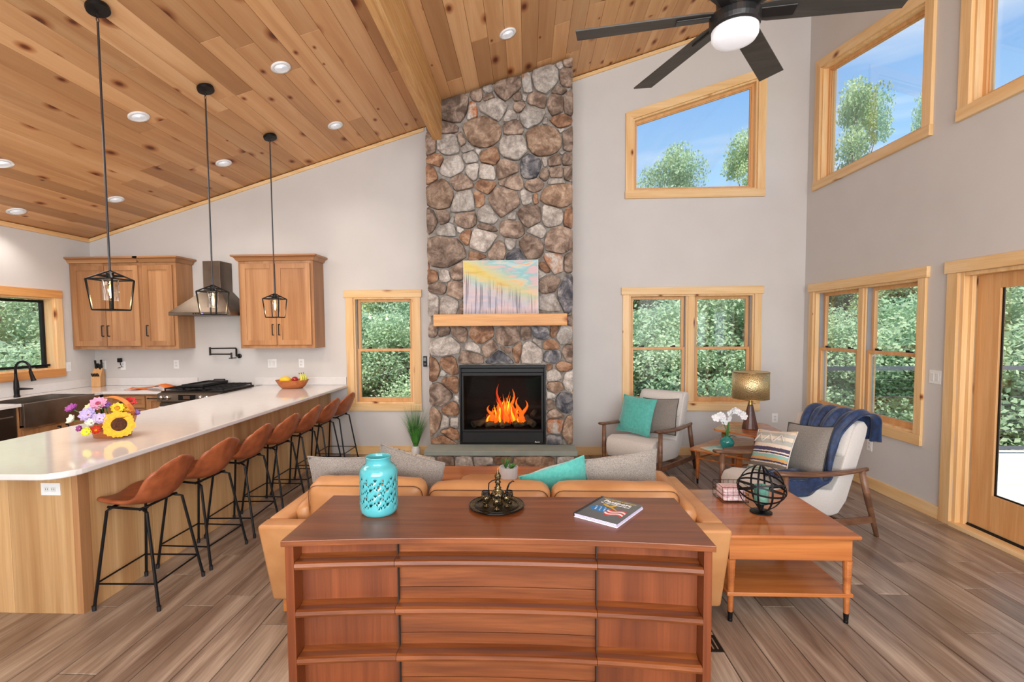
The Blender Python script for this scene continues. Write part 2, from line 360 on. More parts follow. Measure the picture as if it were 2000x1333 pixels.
wall_poly('wall_front', [(XL-T, 0), (XR+T, 0), (XR+T, cz(XR+T)), (XL-T, cz(XL-T))], [], lambda u, v, w: (u, YF-w, v), M['wall'])
# floor: sub slab plus separate planks
fl = struct(box(XL-T, XR+T, YF-T, YB+T, -.12, -.006).build('floor', M['gap']))
pw = .19; gp = .005
shared = {}
def plank_mesh(l, w, th, nm, mat):
    k = (round(l, 3), round(w, 4), nm)
    if k not in shared:
        me = bpy.data.meshes.new(nm); x, y, z, c = w/2, l/2, th, .0022
        v = [(-x, -y, 0), (x, -y, 0), (x, y, 0), (-x, y, 0), (-x, -y, z-c), (x, -y, z-c), (x, y, z-c), (-x, y, z-c), (-x+c, -y+c, z), (x-c, -y+c, z), (x-c, y-c, z), (-x+c, y-c, z)]
        f = [(0,3,2,1),(0,1,5,4),(1,2,6,5),(2,3,7,6),(3,0,4,7),(4,5,9,8),(5,6,10,9),(6,7,11,10),(7,4,8,11),(8,9,10,11)]
        me.from_pydata(v, [], f); me.materials.append(mat); shared[k] = me
    return shared[k]
i = 0; x = XR
while x > XL:
    cx = x-pw/2; wd = pw
    if x-pw < XL: wd = x-XL; cx = XL+wd/2
    rr = random.Random(i*13+5)
    y = YB-.01; hidden = cx < -3.45
    ln = .35+rr.random()*.9
    while y > YF:
        y0 = max(YF, y-ln)
        if y0 < .9 or hidden: y0 = YF
        o = bpy.data.objects.new('floor_plank', plank_mesh(y-y0-gp, wd-gp, .006, 'floor_plank', M['floor'])); COL.objects.link(o); o.parent = fl
        o.location = (cx, (y+y0)/2, -.006); y = y0; ln = 1.22
    x -= pw; i += 1
# ceiling: deck plus separate pine boards
ca = math.atan(.297)
cl = struct(MB().prism([(XL-T, cz(XL-T)+.02), (XR+T, cz(XR+T)+.02), (XR+T, cz(XR+T)+.2), (XL-T, cz(XL-T)+.2)], YF-T, YB+T, 'y').build('ceiling', M['gap']))
Lc = (XR-XL)/cos(ca); bw = .170; nb = int(Lc/bw)+1; i = 0
for i in range(nb):
    s0 = i*bw; wd = min(bw, Lc-s0)
    if wd < .02: continue
    xm = XL+(s0+wd/2)*cos(ca); rr = random.Random(i*7+3); y = YB-.004; ln = .5+rr.random()*2.2
    while y > YF:
        y0 = max(YF, y-ln)
        if y0 < 0: y0 = YF
        o = bpy.data.objects.new('ceiling_board', plank_mesh(y-y0-.002, wd-.002, .012, 'ceiling_board', M['ceil'])); COL.objects.link(o); o.parent = cl
        o.location = (xm, (y+y0)/2, cz(xm)+.018); o.rotation_euler = (0, PI-ca, 0); y = y0; ln = 1.9+rr.random()*1.6
# ceiling trims and beam
def trimb(name, b, mat): return struct(b.build(name, mat, bevel=.003))
trimb('trim_1', MB().prism([(XL, cz(XL)-.005), (-1.28, cz(-1.28)-.005), (-1.28, cz(-1.28)-.048), (XL, cz(XL)-.048)], YB-.022, YB, 'y'), M['pine_x'])
trimb('trim_2', MB().prism([(.53, cz(.53)-.005), (XR, cz(XR)-.005), (XR, cz(XR)-.048), (.53, cz(.53)-.048)], YB-.022, YB, 'y'), M['pine_x'])
trimb('trim_3', box(XL, XL+.022, YF, YB-.022, cz(XL)-.05, cz(XL)+.002), M['pine_y'])
trimb('trim_4', box(XR-.022, XR, YF, YB-.022, cz(XR)-.06, cz(XR)-.008), M['pine_y'])
bm_ = MB().prism([(-1.07, 3.81), (-.963, 3.81), (-.963, cz(-.963)-.004), (-1.07, cz(-1.07)-.004)], YF, 5.71, 'y')
tag(bm_.build('ceiling_beam', M['beam'], bevel=.008), 'long pine ridge beam under the ceiling, running to the stone chimney', 'beam')
# baseboards
def bb(name, b, mat): return struct(b.build(name, mat, bevel=.003))
bb('baseboard_back', box(-2.32, -1.16, YB-.02, YB, 0, .11).box(.53, XR, YB-.02, YB, 0, .11), M['pine_x'])
bb('baseboard_right', box(XR-.02, XR, 4.14, YB-.02, 0, .11).box(XR-.02, XR, YF, 2.1, 0, .11), M['pine_ry'])
# ---------------------------------------------------------------- windows
def mapbox(mb, F, u0, u1, v0, v1, w0, w1):
    a, b = F(u0, v0, w0), F(u1, v1, w1); return mb.box(a[0], b[0], a[1], b[1], a[2], b[2])
def fbox(F, *a): return mapbox(MB(), F, *a)
def casing(F, par, O, cw, mh, mv, sill=True, ext=.02):
    u0, u1, v0, v1 = O
    fbox(F, u0-cw-ext, u1+cw+ext, v1, v1+.094, -.032, 0).build('head_casing', mh, par, bevel=.003)
    for a, b in ((u0-cw, u0), (u1, u1+cw)): fbox(F, a, b, v0 if sill else 0, v1, -.024, 0).build('side_casing', mv, par, bevel=.003)
    if sill: fbox(F, u0-cw, u1+cw, v0-.094, v0, -.028, 0).build('sill_casing', mh, par, bevel=.003)
def jamb(F, par, O, mat, d=.15, t=.02):
    u0, u1, v0, v1 = O; b = MB()
    mapbox(b, F, u0, u0+t, v0, v1, 0, d); mapbox(b, F, u1-t, u1, v0, v1, 0, d)
    mapbox(b, F, u0+t, u1-t, v1-t, v1, 0, d); mapbox(b, F, u0+t, u1-t, v0, v0+t, 0, d); b.build('jamb', mat, par)
def dhung(F, par, O, mat):
    u0, u1, v0, v1 = O; vm = (v0+v1)/2+.005
    # vinyl tracks
    b = MB(); mapbox(b, F, u0, u0+.008, v0, v1, .045, .125); mapbox(b, F, u1-.008, u1, v0, v1, .045, .125); b.build('track', M['track'], par)
    for (a, c, w) in ((vm-.02, v1, .105), (v0, vm+.02, .065)):
        s = MB(); fw_ = .045
        mapbox(s, F, u0+.009, u0+fw_, a, c, w-.018, w+.018); mapbox(s, F, u1-fw_, u1-.009, a, c, w-.018, w+.018)
        mapbox(s, F, u0+fw_, u1-fw_, a, a+(.04 if c == v1 else .055), w-.018, w+.018); mapbox(s, F, u0+fw_, u1-fw_, c-.035, c, w-.018, w+.018)
        so = s.build('sash', mat, par, bevel=.002)
        fbox(F, u0+fw_, u1-fw_, a+.035, c-.03, w-.003, w+.003).build('pane', M['glass'], so)
    for q in (.22, .78):
        uu = u0+(u1-u0)*q; b = fbox(F, uu-.03, uu+.03, vm+.02, vm+.032, .05, .075); mapbox(b, F, uu-.006, uu+.03, vm+.03, vm+.042, .048, .06); b.build('sash_lock', M['blk'], par)
M['track'] = plain('vinyl_track', (150, 152, 156), .5)
def ewin(n, F, O): return empty_struct('window_%d' % n, F((O[0]+O[1])/2, O[2], 0))
w = ewin(1, FB, W1); casing(FB, w, W1, .098, M['pine_x'], M['pine_z']); jamb(FB, w, W1, M['pine_z']); dhung(FB, w, (W1[0]+.02, W1[1]-.02, W1[2]+.02, W1[3]-.02), M['sash'])
for n, F, O, mh in ((2, FB, W2, M['pine_x']), (3, FR, W5, M['pine_ry'])):
    w = ewin(n, F, O); casing(F, w, O, .085, mh, M['pine_z']); jamb(F, w, O, M['pine_z'])
    m_ = (O[0]+O[1])/2; b = fbox(F, m_-.055, m_+.055, O[2]+.02, O[3]-.02, .03, .15); mapbox(b, F, m_-.035, m_+.035, O[2]+.02, O[3]-.02, .012, .03); b.build('mullion', M['pine_z'], w, bevel=.003)
    dhung(F, w, (O[0]+.02, m_-.055, O[2]+.02, O[3]-.02), M['sash']); dhung(F, w, (m_+.055, O[1]-.02, O[2]+.02, O[3]-.02), M['sash'])
def off(poly, d):
    n = len(poly); out = []
    for i in range(n):
        a, b, c = Vector(poly[i-1]), Vector(poly[i]), Vector(poly[(i+1) % n])
        d1 = (b-a).normalized(); d2 = (c-b).normalized(); n1 = Vector((d1.y, -d1.x)); n2 = Vector((d2.y, -d2.x))
        k = (n1+n2); k = k/k.dot(n1); out.append(tuple(b+k*d))
    return out
def ring(F, A, B, w0, w1, i):
    # one mitred side of a frame between outer loop A and inner loop B
    j = (i+1) % len(A); q = [A[i], A[j], B[j], B[i]]; b = MB()
    v = [F(p[0], p[1], w0) for p in q]+[F(p[0], p[1], w1) for p in q]
    return b.add(v, [(0,1,2,3), (7,6,5,4), (0,4,5,1), (1,5,6,2), (2,6,7,3), (3,7,4,0)])
def trap(n, F, P, mh):
    w = empty_struct('window_%d' % n, F((P[0][0]+P[1][0])/2, P[0][1], 0))
    A = off(P, .094); names = ('sill_casing', 'side_casing', 'head_casing', 'side_casing')
    fbox(F, A[0][0]-.006, A[1][0]+.006, P[0][1]-.094, P[0][1]-.0005, -.036, 0).build('sill_casing', mh, w, bevel=.003)
    A = [(A[0][0], P[0][1]), (A[1][0], P[1][1])]+A[2:]
    for i in range(1, 4): ring(F, A, P, -.028, 0, i).build(names[i], mh if i == 2 else M['pine_z'], w)
    B = off(P, -.02); jb = MB()
    for i in range(4): r = ring(F, P, B, 0, .15, i); jb.add(r.v, r.f)
    jb.build('jamb', M['pine_z'], w)
    Cc = off(P, -.05); s = MB()
    for i in range(4): r = ring(F, B, Cc, .06, .11, i); s.add(r.v, r.f)
    D = off(P, -.062)
    for i in range(4): r = ring(F, Cc, D, .075, .1, i); s.add(r.v, r.f)
    so = s.build('sash', M['sash'], w)
    g = MB(); v = [F(p[0], p[1], .085) for p in D]+[F(p[0], p[1], .09) for p in D]
    g.add(v, [(0,1,2,3), (7,6,5,4), (0,4,5,1), (1,5,6,2), (2,6,7,3), (3,7,4,0)]); g.build('pane', M['glass'], so)
trap(4, FB, UPB, M['pine_x']); trap(5, FR, UPR, M['pine_ry']); trap(6, FR, UPR2, M['pine_ry'])
# kitchen casement
w = ewin(7, FL, LW); mo = wood('cedar_trim_y', (188, 122, 62), (206, 144, 82), (220, 164, 102), 'y', 8, .45, .06, grain=.2)
casing(FL, w, LW, .095, mo, M['pine_z'], ext=.0); jamb(FL, w, LW, M['pine_z'], .16, .022)
b = MB(); o_ = (LW[0]+.03, LW[1]-.03, LW[2]+.03, LW[3]-.03)
for q in ((o_[0], o_[1], o_[2], o_[2]+.03), (o_[0], o_[1], o_[3]-.03, o_[3]), (o_[0], o_[0]+.03, o_[2]+.03, o_[3]-.03), (o_[1]-.03, o_[1], o_[2]+.03, o_[3]-.03)): mapbox(b, FL, *q, .09, .13)
so = b.build('sash', M['blk'], w); fbox(FL, o_[0]+.03, o_[1]-.03, o_[2]+.03, o_[3]-.03, .105, .111).build('pane', M['glass'], so)
b = fbox(FL, LW[1]-.2, LW[1]-.08, LW[2]+.022, LW[2]+.04, .03, .06); mapbox(b, FL, LW[1]-.1, LW[1]-.05, LW[2]+.04, LW[2]+.065, .025, .055); b.build('crank_handle', M['blk'], w)
# patio door
d = empty_struct('door_1', (XR, 3.1, 0)); u0, u1, v0, v1 = DR
fbox(FR, u0-.12, u1+.12, v1, v1+.097, -.034, 0).build('head_casing', M['pine_ry'], d, bevel=.003)
for a, b_ in ((u0-.1, u0), (u1, u1+.1)): fbox(FR, a, b_, 0, v1, -.026, 0).build('side_casing', M['pine_z'], d, bevel=.003)
b = MB(); mapbox(b, FR, u0, u0+.03, .03, v1, 0, .16); mapbox(b, FR, u1-.03, u1, .03, v1, 0, .16); mapbox(b, FR, u0+.03, u1-.03, v1-.03, v1, 0, .16)
mapbox(b, FR, u1-.06, u1-.03, .03, v1-.03, .04, .07); b.build('door_frame', M['pine_z'], d, bevel=.003)
fbox(FR, u0, u1, 0, .035, -.03, .16).build('threshold', M['pine_ry'], d, bevel=.003)
fbox(FR, u0+.03, u1-.03, .035, .045, .06, .09).build('sill_track', M['blk'], d)
for k, (a, c) in enumerate(((3.06, u1-.06), (u0+.03, 3.14))):
    ww = .10 if k == 0 else .05; b = MB(); st = .135
    mapbox(b, FR, a, a+st, .05, v1-.03, ww-.02, ww+.02); mapbox(b, FR, c-st-.05, c, .05, v1-.03, ww-.02, ww+.02)
    mapbox(b, FR, a+st, c-st-.05, .05, .33, ww-.02, ww+.02); mapbox(b, FR, a+st, c-st-.05, v1-.14, v1-.03, ww-.02, ww+.02)
    pn = b.build('door_panel', M['sash'], d, bevel=.003)
    b = fbox(FR, a+st-.004, a+st+.012, .33, v1-.14, ww-.005, ww+.005); mapbox(b, FR, c-st-.062, c-st-.046, .33, v1-.14, ww-.005, ww+.005); mapbox(b, FR, a+st, c-st-.05, .325, .34, ww-.005, ww+.005); b.build('glazing_seal', M['blk'], pn)
    fbox(FR, a+st, c-st-.05, .33, v1-.14, ww-.003, ww+.003).build('pane', M['glass'], pn)
# ================================================================ chimney, hearth, mantel
STONES="-0.84,4.17,0.16,0.14,b;-0.90,3.95,0.14,0.06,b;-0.55,4.32,0.06,0.06,b;-0.43,4.39,0.05,0.05,g;-0.20,4.41,0.15,0.14,b;-0.41,4.29,0.07,0.03,b;0.02,4.44,0.06,0.14,m;0.22,4.47,0.16,0.17,g;0.39,4.61,0.03,0.06,g;0.49,4.65,0.05,0.07,b;0.46,4.49,0.08,0.11,b;-0.01,4.28,0.03,0.04,g;-0.09,4.28,0.05,0.05,b;-0.60,4.13,0.06,0.08,m;-0.36,4.16,0.22,0.10,g;-0.07,4.18,0.08,0.05,b;0.13,4.24,0.11,0.08,b;0.37,4.34,0.08,0.05,b;0.34,4.19,0.09,0.12,b;0.48,4.20,0.05,0.14,b;-0.18,4.06,0.09,0.05,g;0.08,4.06,0.17,0.11,g;0.40,4.00,0.13,0.07,r;0.22,4.00,0.03,0.04,g;-0.52,3.89,0.25,0.17,t;-0.15,3.93,0.12,0.08,b;0.20,3.78,0.20,0.18,t;0.40,3.89,0.03,0.02,g;0.47,3.79,0.05,0.11,b;-0.89,3.76,0.12,0.11,g;-1.09,3.77,0.05,0.09,b;-0.73,3.81,0.05,0.06,b;-0.67,3.72,0.07,0.05,g;-0.55,3.68,0.03,0.03,g;-0.15,3.71,0.17,0.14,g;-0.41,3.61,0.12,0.09,r;-0.64,3.61,0.09,0.07,g;-1.03,3.60,0.11,0.06,r;-0.86,3.52,0.15,0.11,g;-0.62,3.46,0.08,0.08,g;-0.45,3.44,0.10,0.09,g;-0.22,3.48,0.14,0.10,b;0.05,3.49,0.12,0.13,d;0.22,3.54,0.03,0.06,g;0.33,3.55,0.08,0.06,b;0.47,3.56,0.06,0.06,b;0.42,3.64,0.04,0.02,g;0.21,3.41,0.05,0.06,b;0.35,3.42,0.08,0.07,b;0.48,3.42,0.05,0.07,b;-1.09,3.42,0.05,0.08,r;-0.76,3.32,0.15,0.09,b;-0.47,3.28,0.12,0.07,r;-0.16,3.32,0.15,0.08,b;0.09,3.28,0.12,0.07,b;0.35,3.32,0.09,0.04,g;-0.98,3.19,0.18,0.16,t;-0.72,3.10,0.16,0.14,g;-0.55,3.13,0.06,0.08,r;-0.24,3.09,0.19,0.16,b;0.00,3.13,0.07,0.07,g;0.11,3.13,0.03,0.06,r;0.36,3.16,0.19,0.14,t;-0.45,2.95,0.11,0.10,g;-0.15,2.94,0.04,0.06,g;0.04,2.94,0.17,0.11,b;0.29,2.93,0.14,0.11,g;0.48,2.91,0.05,0.10,r;-1.10,2.90,0.05,0.14,b;-0.96,2.94,0.06,0.08,b;-0.86,2.91,0.02,0.04,g;-0.70,2.91,0.12,0.10,b;-0.47,2.81,0.15,0.04,b;-0.16,2.79,0.15,0.11,b;0.13,2.76,0.13,0.06,g;-0.91,2.78,0.09,0.08,g;-0.76,2.78,0.05,0.03,g;-0.70,2.71,0.08,0.07,r;-0.51,2.66,0.20,0.14,g;-0.18,2.62,0.06,0.06,g;0.05,2.59,0.15,0.10,b;0.37,2.64,0.17,0.14,b;-0.93,2.53,0.22,0.20,b;-0.35,2.54,0.11,0.08,b;-0.12,2.50,0.11,0.05,d;-0.57,2.49,0.10,0.04,r;0.32,2.39,0.11,0.11,m;0.22,2.33,0.05,0.05,r;0.48,2.39,0.05,0.11,b;-1.09,2.25,0.05,0.06,r;-0.96,2.26,0.06,0.08,g;-0.81,2.30,0.08,0.10,b;-1.03,2.11,0.09,0.07,b;-0.83,2.08,0.10,0.11,b;-1.09,1.94,0.06,0.10,g;-0.90,1.93,0.11,0.10,g;-0.76,1.89,0.03,0.06,b;-0.50,2.26,0.21,0.11,b;-0.13,2.23,0.20,0.11,t;-0.50,2.01,0.21,0.11,g;-0.09,2.00,0.18,0.11,b;0.18,2.26,0.04,0.04,g;0.25,2.14,0.10,0.10,b;0.25,1.95,0.10,0.08,g;0.45,2.03,0.09,0.21,d;0.50,1.73,0.03,0.05,b;-0.76,1.74,0.21,0.06,b;-0.30,1.74,0.21,0.06,g;0.20,1.73,0.21,0.06,b;-1.09,1.61,0.05,0.05,b;-0.98,1.60,0.07,0.05,b;-0.79,1.58,0.09,0.07,b;-0.53,1.56,0.15,0.09,r;-0.22,1.54,0.15,0.11,b;-0.02,1.57,0.06,0.06,b;0.18,1.58,0.10,0.07,d;0.31,1.59,0.05,0.06,r;0.44,1.54,0.10,0.10,g;-0.94,1.42,0.18,0.12,g;-0.64,1.41,0.09,0.05,g;-0.43,1.40,0.09,0.08,b;-0.67,1.30,0.16,0.07,b;-0.34,1.29,0.15,0.08,d;-0.25,1.39,0.06,0.03,b;-0.11,1.36,0.06,0.09,r;0.04,1.34,0.14,0.12,g;0.13,1.47,0.04,0.03,g;0.28,1.44,0.09,0.06,r;0.29,1.30,0.09,0.07,d;0.48,1.36,0.05,0.09,b;-1.08,1.14,0.05,0.12,r;-0.91,1.21,0.08,0.12,r;-0.99,1.11,0.04,0.03,g;0.42,1.18,0.11,0.05,r;0.27,1.18,0.04,0.03,r;0.31,1.08,0.08,0.06,g;0.48,1.00,0.05,0.10,g;-0.90,0.99,0.09,0.08,r;-1.02,0.86,0.12,0.14,b;0.32,0.94,0.08,0.06,t;0.28,0.84,0.05,0.04,g;0.44,0.75,0.10,0.11,d;0.28,0.74,0.04,0.05,b;-0.90,0.69,0.08,0.08,r;-1.09,0.55,0.06,0.14,t;-0.97,0.52,0.05,0.07,g;-0.88,0.52,0.04,0.05,g;0.33,0.63,0.09,0.05,b;0.32,0.47,0.08,0.08,m;0.48,0.43,0.06,0.16,t;-0.93,0.40,0.09,0.06,r;-0.98,0.32,0.14,0.04,r;0.31,0.33,0.07,0.05,d;-0.84,0.80,0.03,0.03,g"
HSTONES="-0.92,0.09,0.11,0.07,b;-0.71,0.10,0.12,0.07,g;-0.51,0.13,0.11,0.04,g;-0.27,0.15,0.09,0.03,r;0.07,0.10,0.23,0.09,t;0.42,0.10,0.09,0.07,g;-0.49,0.04,0.09,0.03,b;-0.24,0.05,0.06,0.03,b;-1.08,0.09,0.05,0.07,g"
def poly_clip(poly, nx, ny, d):
    out = []
    for i in range(len(poly)):
        a, b = poly[i], poly[(i+1) % len(poly)]; da = a[0]*nx+a[1]*ny-d; db = b[0]*nx+b[1]*ny-d
        if da <= 0: out.append(a)
        if (da < 0) != (db < 0) and abs(da-db) > 1e-9:
            t = da/(da-db); out.append((a[0]+(b[0]-a[0])*t, a[1]+(b[1]-a[1])*t))
    return out
def stone_field(text, par, y, X0, X1, Z0, topf, holes, name='stone'):
    S_ = [t.split(',') for t in text.split(';')]; S_ = [(float(a), float(b), float(c), float(d), k) for a, b, c, d, k in S_]
    rr = random.Random(3); g = .0055; nn = 0
    for i, (x, z, rx, rz, k) in enumerate(S_):
        ex = 1.55; pl = [(x-rx*ex, z-rz*ex), (x+rx*ex, z-rz*ex), (x+rx*ex, z+rz*ex), (x-rx*ex, z+rz*ex)]
        for j, (x2, z2, rx2, rz2, _) in enumerate(S_):
            if i == j: continue
            dx, dz = x2-x, z2-z; D = math.hypot(dx, dz)
            if D > rx+rx2+rz+rz2+.1 or D < .01: continue
            nx, nz = dx/D, dz/D
            su = lambda a, b: (abs(nx/a)**4+abs(nz/b)**4)**(-1/4)
            r1, r2 = su(rx, rz), su(rx2, rz2)
            m = D*r1/(r1+r2)-g
            pl = poly_clip(pl, nx, nz, x*nx+z*nz+m)
        for (nx, nz, d) in ((1, 0, X1), (-1, 0, -X0), (0, -1, -Z0)): pl = poly_clip(pl, nx, nz, d)
        pl = poly_clip(pl, -topf[0], 1, topf[1])
        for (h0, h1, v0, v1) in holes:
            if v0-.02 < z < v1+.02 and x < h0+.02: pl = poly_clip(pl, 1, 0, h0-.012)
            elif v0-.02 < z < v1+.02 and x > h1-.02: pl = poly_clip(pl, -1, 0, -(h1+.012))
            elif z >= v1 and h0 < x < h1: pl = poly_clip(pl, 0, -1, -(v1+.012))
        if len(pl) < 3: continue
        cx = sum(p[0] for p in pl)/len(pl); cz_ = sum(p[1] for p in pl)/len(pl)
        # rounded, irregular outline with 12 points
        out = []; N_ = 16; per = 0; segs = []
        for a in range(len(pl)):
            p, q = pl[a], pl[(a+1) % len(pl)]; l = math.dist(p, q); segs.append((per, l, p, q)); per += l
        for a in range(N_):
            s_ = per*a/N_
            for (st, l, p, q) in segs:
                if st <= s_ <= st+l+1e-9: t = (s_-st)/max(l, 1e-9); pt = (p[0]+(q[0]-p[0])*t, p[1]+(q[1]-p[1])*t); break
            out.append(pt)
        sm = [((out[a-1][0]+7*out[a][0]+out[(a+1) % N_][0])/9, (out[a-1][1]+7*out[a][1]+out[(a+1) % N_][1])/9) for a in range(N_)]
        sz = min(rx, rz); dp = .022+min(.03, sz*.2)+rr.random()*.012
        v = []; 
        for sc, dy in ((1.0, 0), (.988, dp*.8), (.93, dp*1.0), (.5, dp*1.02)):
            for p in sm: v.append((cx+(p[0]-cx)*sc+rr.uniform(-.004, .004), y-dy-(rr.uniform(0, .009) if dy else 0), cz_+(p[1]-cz_)*sc+rr.uniform(-.004, .004)))
        v.append((cx, y-dp*1.05, cz_)); f = []
        for r in range(3): f += [(r*N_+a, (r+1)*N_+a, (r+1)*N_+(a+1) % N_, r*N_+(a+1) % N_) for a in range(N_)]
        f += [(3*N_+a, 4*N_, 3*N_+(a+1) % N_) for a in range(N_)]
        b = MB(); b.v = v; b.f = [q[::-1] for q in f]
        o = b.build(name, M['s_'+k], par, smooth=False); nn += 1
        for pp in o.data.polygons[2*N_:]: pp.use_smooth = True
    return nn
ch = thing('chimney', 'tall fieldstone chimney breast of mixed brown and grey stones rising to the pine ceiling', 'chimney', (-.31, 6, 0))
b = MB().prism([(-1.135, .205), (.515, .205), (.515, cz(.515)-.03), (-1.135, cz(-1.135)-.03)], 5.72, YB-.001, 'y')
# opening for the fire box is cut by building the core around it
core = MB(); FX0, FX1, FZ0, FZ1 = -.80, .218, .262, 1.205
core.box(-1.135, FX0, 5.72, YB-.002, 0, FZ1); core.box(FX1, .515, 5.72, YB-.002, 0, FZ1); core.box(FX0, FX1, 5.72, YB-.002, 0, FZ0)
core.prism([(-1.135, FZ1), (.515, FZ1), (.515, cz(.515)-.01), (-1.135, cz(-1.135)-.01)], 5.72, YB-.002, 'y')
core.build('mortar', M['mortar'], ch)
stone_field(STONES, ch, 5.722, -1.16, .535, .262, (.297, cz(0)-.015), [(FX0, FX1, FZ0, FZ1)])
rr = random.Random(11)
for side, xx in ((-1, -1.135), (1, .515)):   # side faces: coursed return stones
    z = .27
    while z < cz(xx)-.2:
        h = .12+rr.random()*.13; y = 5.74
        while y < 6.12:
            l = .12+rr.random()*.14; y1 = min(6.205, y+l)
            if 6.205-y1 < .06: y1 = 6.205
            d = .02+rr.random()*.012; x0, x1 = (xx-d, xx) if side < 0 else (xx, xx+d); p = .012
            v = [(xx, y, z), (xx, y1, z), (xx, y1, z+h), (xx, y, z+h)]; o_ = xx+side*d
            v += [(o_, y+p, z+p), (o_, y1-p, z+p), (o_, y1-p, z+h-p), (o_, y+p, z+h-p)]
            b = MB().add(v, [(0,1,5,4), (1,2,6,5), (2,3,7,6), (3,0,4,7), (4,5,6,7)] if side > 0 else [(4,5,1,0), (5,6,2,1), (6,7,3,2), (7,4,0,3), (7,6,5,4)])
            b.build('stone', M['s_'+rr.choice('bgbtrg')], ch); y = y1+.012
        z += h+.012
ht = thing('hearth', 'raised fieldstone hearth under the fireplace, topped with one grey-green slate slab', 'hearth', (-.3, 5.55, 0))
box(-1.12, .515, 5.41, 5.715, .002, .203).build('mortar', M['mortar'], ht)
stone_field(HSTONES, ht, 5.412, -1.13, .525, .01, (0, .2), [])
b = MB().box(-1.165, .56, 5.37, 5.705, .205, .259)
b.build('slab', M['slate'], ht, bevel=.005)
mt = box(-1.067, .458, 5.52, 5.70, 1.664, 1.80).build('mantel_shelf', wood('mantel_wood', (206, 142, 78), (220, 162, 98), (232, 182, 122), 'x', 9, .5, .02, knots=2.2, grain=.3, rings=.15), bevel=.006)
tag(mt, 'thick honey-coloured pine mantel beam across the stone chimney above the fireplace', 'mantel')
# fireplace insert
fp = thing('fireplace', 'black gas fireplace insert with glass front and burning logs set in the stone', 'fireplace', (-.29, 5.8, .265))
b = MB(); y0, y1 = 5.665, 5.72
b.box(FX0, FX1, y0+.02, y1, FZ1-.035, FZ1); b.box(FX0, FX0+.022, y0+.02, y1, FZ0+.02, FZ1-.035); b.box(FX1-.022, FX1, y0+.02, y1, FZ0+.02, FZ1-.035)
b.box(FX0, FX1, y0+.02, y1, FZ0, FZ0+.02); b.build('surround', M['blkf'] if 'blkf' in M else M['blk'], fp, bevel=.003)
box(FX0+.022, FX1-.022, y0+.03, y1, FZ1-.088, FZ1-.04).build('hood_louver', M['blk'], fp, bevel=.004)
b = MB(); a0, a1, c0, c1 = FX0+.03, FX1-.03, FZ0+.155, FZ1-.09
b.box(a0, a1, y0, y1, c1-.035, c1); b.box(a0, a1, y0, y1, c0, c0+.022); b.box(a0, a0+.022, y0, y1, c0+.022, c1-.035); b.box(a1-.022, a1, y0, y1, c0+.022, c1-.035); b.build('glass_frame', M['iron'], fp, bevel=.003)
box(a0+.022, a1-.022, y0+.03, y0+.034, c0+.022, c1-.035).build('glass_front', M['fglass'], fp)
lp = box(a0, a1, y0+.012, y1, FZ0+.024, c0-.006).build('lower_panel', M['iron'], fp, bevel=.003)
M['soot'] = plain('fire_brick_black', (30, 29, 30), .8, col2=(22, 21, 22), bmp=.4, bscale=12)
b = MB(); b.box(a0, a1, 6.14, 6.17, c0, c1); b.box(FX0+.005, a0, 5.72, 6.17, c0, c1); b.box(a1, FX1-.005, 5.72, 6.17, c0, c1); b.box(a0, a1, 5.72, 6.14, c1, FZ1-.004); b.box(FX0+.005, FX1-.005, 5.72, 6.17, FZ0+.02, c0)
b.build('firebox', M['soot'], fp)
M['log'] = plain('ceramic_log', (128, 116, 92), .9, col2=(70, 62, 52), nscale=14, bmp=.6, bscale=30)
for (xa, ya, za, xb, yb, zb, r) in ((-.66, 5.83, .47, -.48, 5.98, .50, .042), (-.50, 5.80, .47, -.28, 5.95, .49, .034), (-.42, 5.98, .50, -.10, 5.97, .52, .036), (-.30, 5.80, .45, -.33, 5.98, .53, .03),
                              (-.12, 5.80, .47, -.24, 5.97, .52, .032), (.08, 5.82, .47, -.05, 5.99, .54, .04), (.06, 5.98, .55, .10, 6.05, .60, .03), (-.20, 5.86, .47, -.40, 5.86, .465, .028), (.0, 5.9, .47, -.16, 5.84, .46, .028)):
    p = [Vector((xa, ya, za)).lerp(Vector((xb, yb, zb)), t/5)+Vector((0, 0, .008*sin(t*2))) for t in range(6)]
    MB().tube(p, [r*(.8+.3*abs(sin(k*1.7+r*99))) for k in range(6)], 9).build('log', M['log'], fp)
M['fl1'] = emis('flame_yellow', (255, 190, 40), 1.5); M['fl2'] = emis('flame_orange', (250, 110, 22), 1.25); M['fl3'] = emis('flame_red', (214, 62, 16), 1.0)
rr = random.Random(5)
for k in range(64):
    t = rr.random(); x0 = -.50+.46*t; mid = 1-abs(x0+.27)/.27
    h = (.08+.30*max(0, mid)**1.1)*(.55+.6*rr.random()); yy = 5.84+rr.random()*.1
    pts = []; rs = []; ph = rr.random()*6; am = .018+.02*rr.random(); n_ = 10
    for j in range(n_+1):
        q = j/n_; pts.append((x0+am*sin(ph+q*5)*q+(-.27-x0)*.35*q*mid, yy+.01*cos(ph+q*4), .48+h*q)); rs.append(max(.0008, (.015+.008*mid)*math.sin(PI*min(1, q*.82+.16))**1.2*(1-q)**.45))
    MB().tube(pts, rs, 6).build('flame', M[('fl1', 'fl2', 'fl3', 'fl2', 'fl2')[k % 5]], fp, smooth=True)
for xx, hh, sg in ((-.335, .46, 1), (-.19, .40, -1), (-.10, .30, 1), (-.03, .26, -1), (-.45, .2, 1)):
    pts = [(xx+sg*.035*sin(q*.75), 5.87, .50+hh*q/8) for q in range(9)]
    MB().tube(pts, [.016, .024, .022, .02, .022, .016, .012, .007, .001], 6).build('flame', M['fl2'] if hh < .42 else M['fl3'], fp, smooth=True)
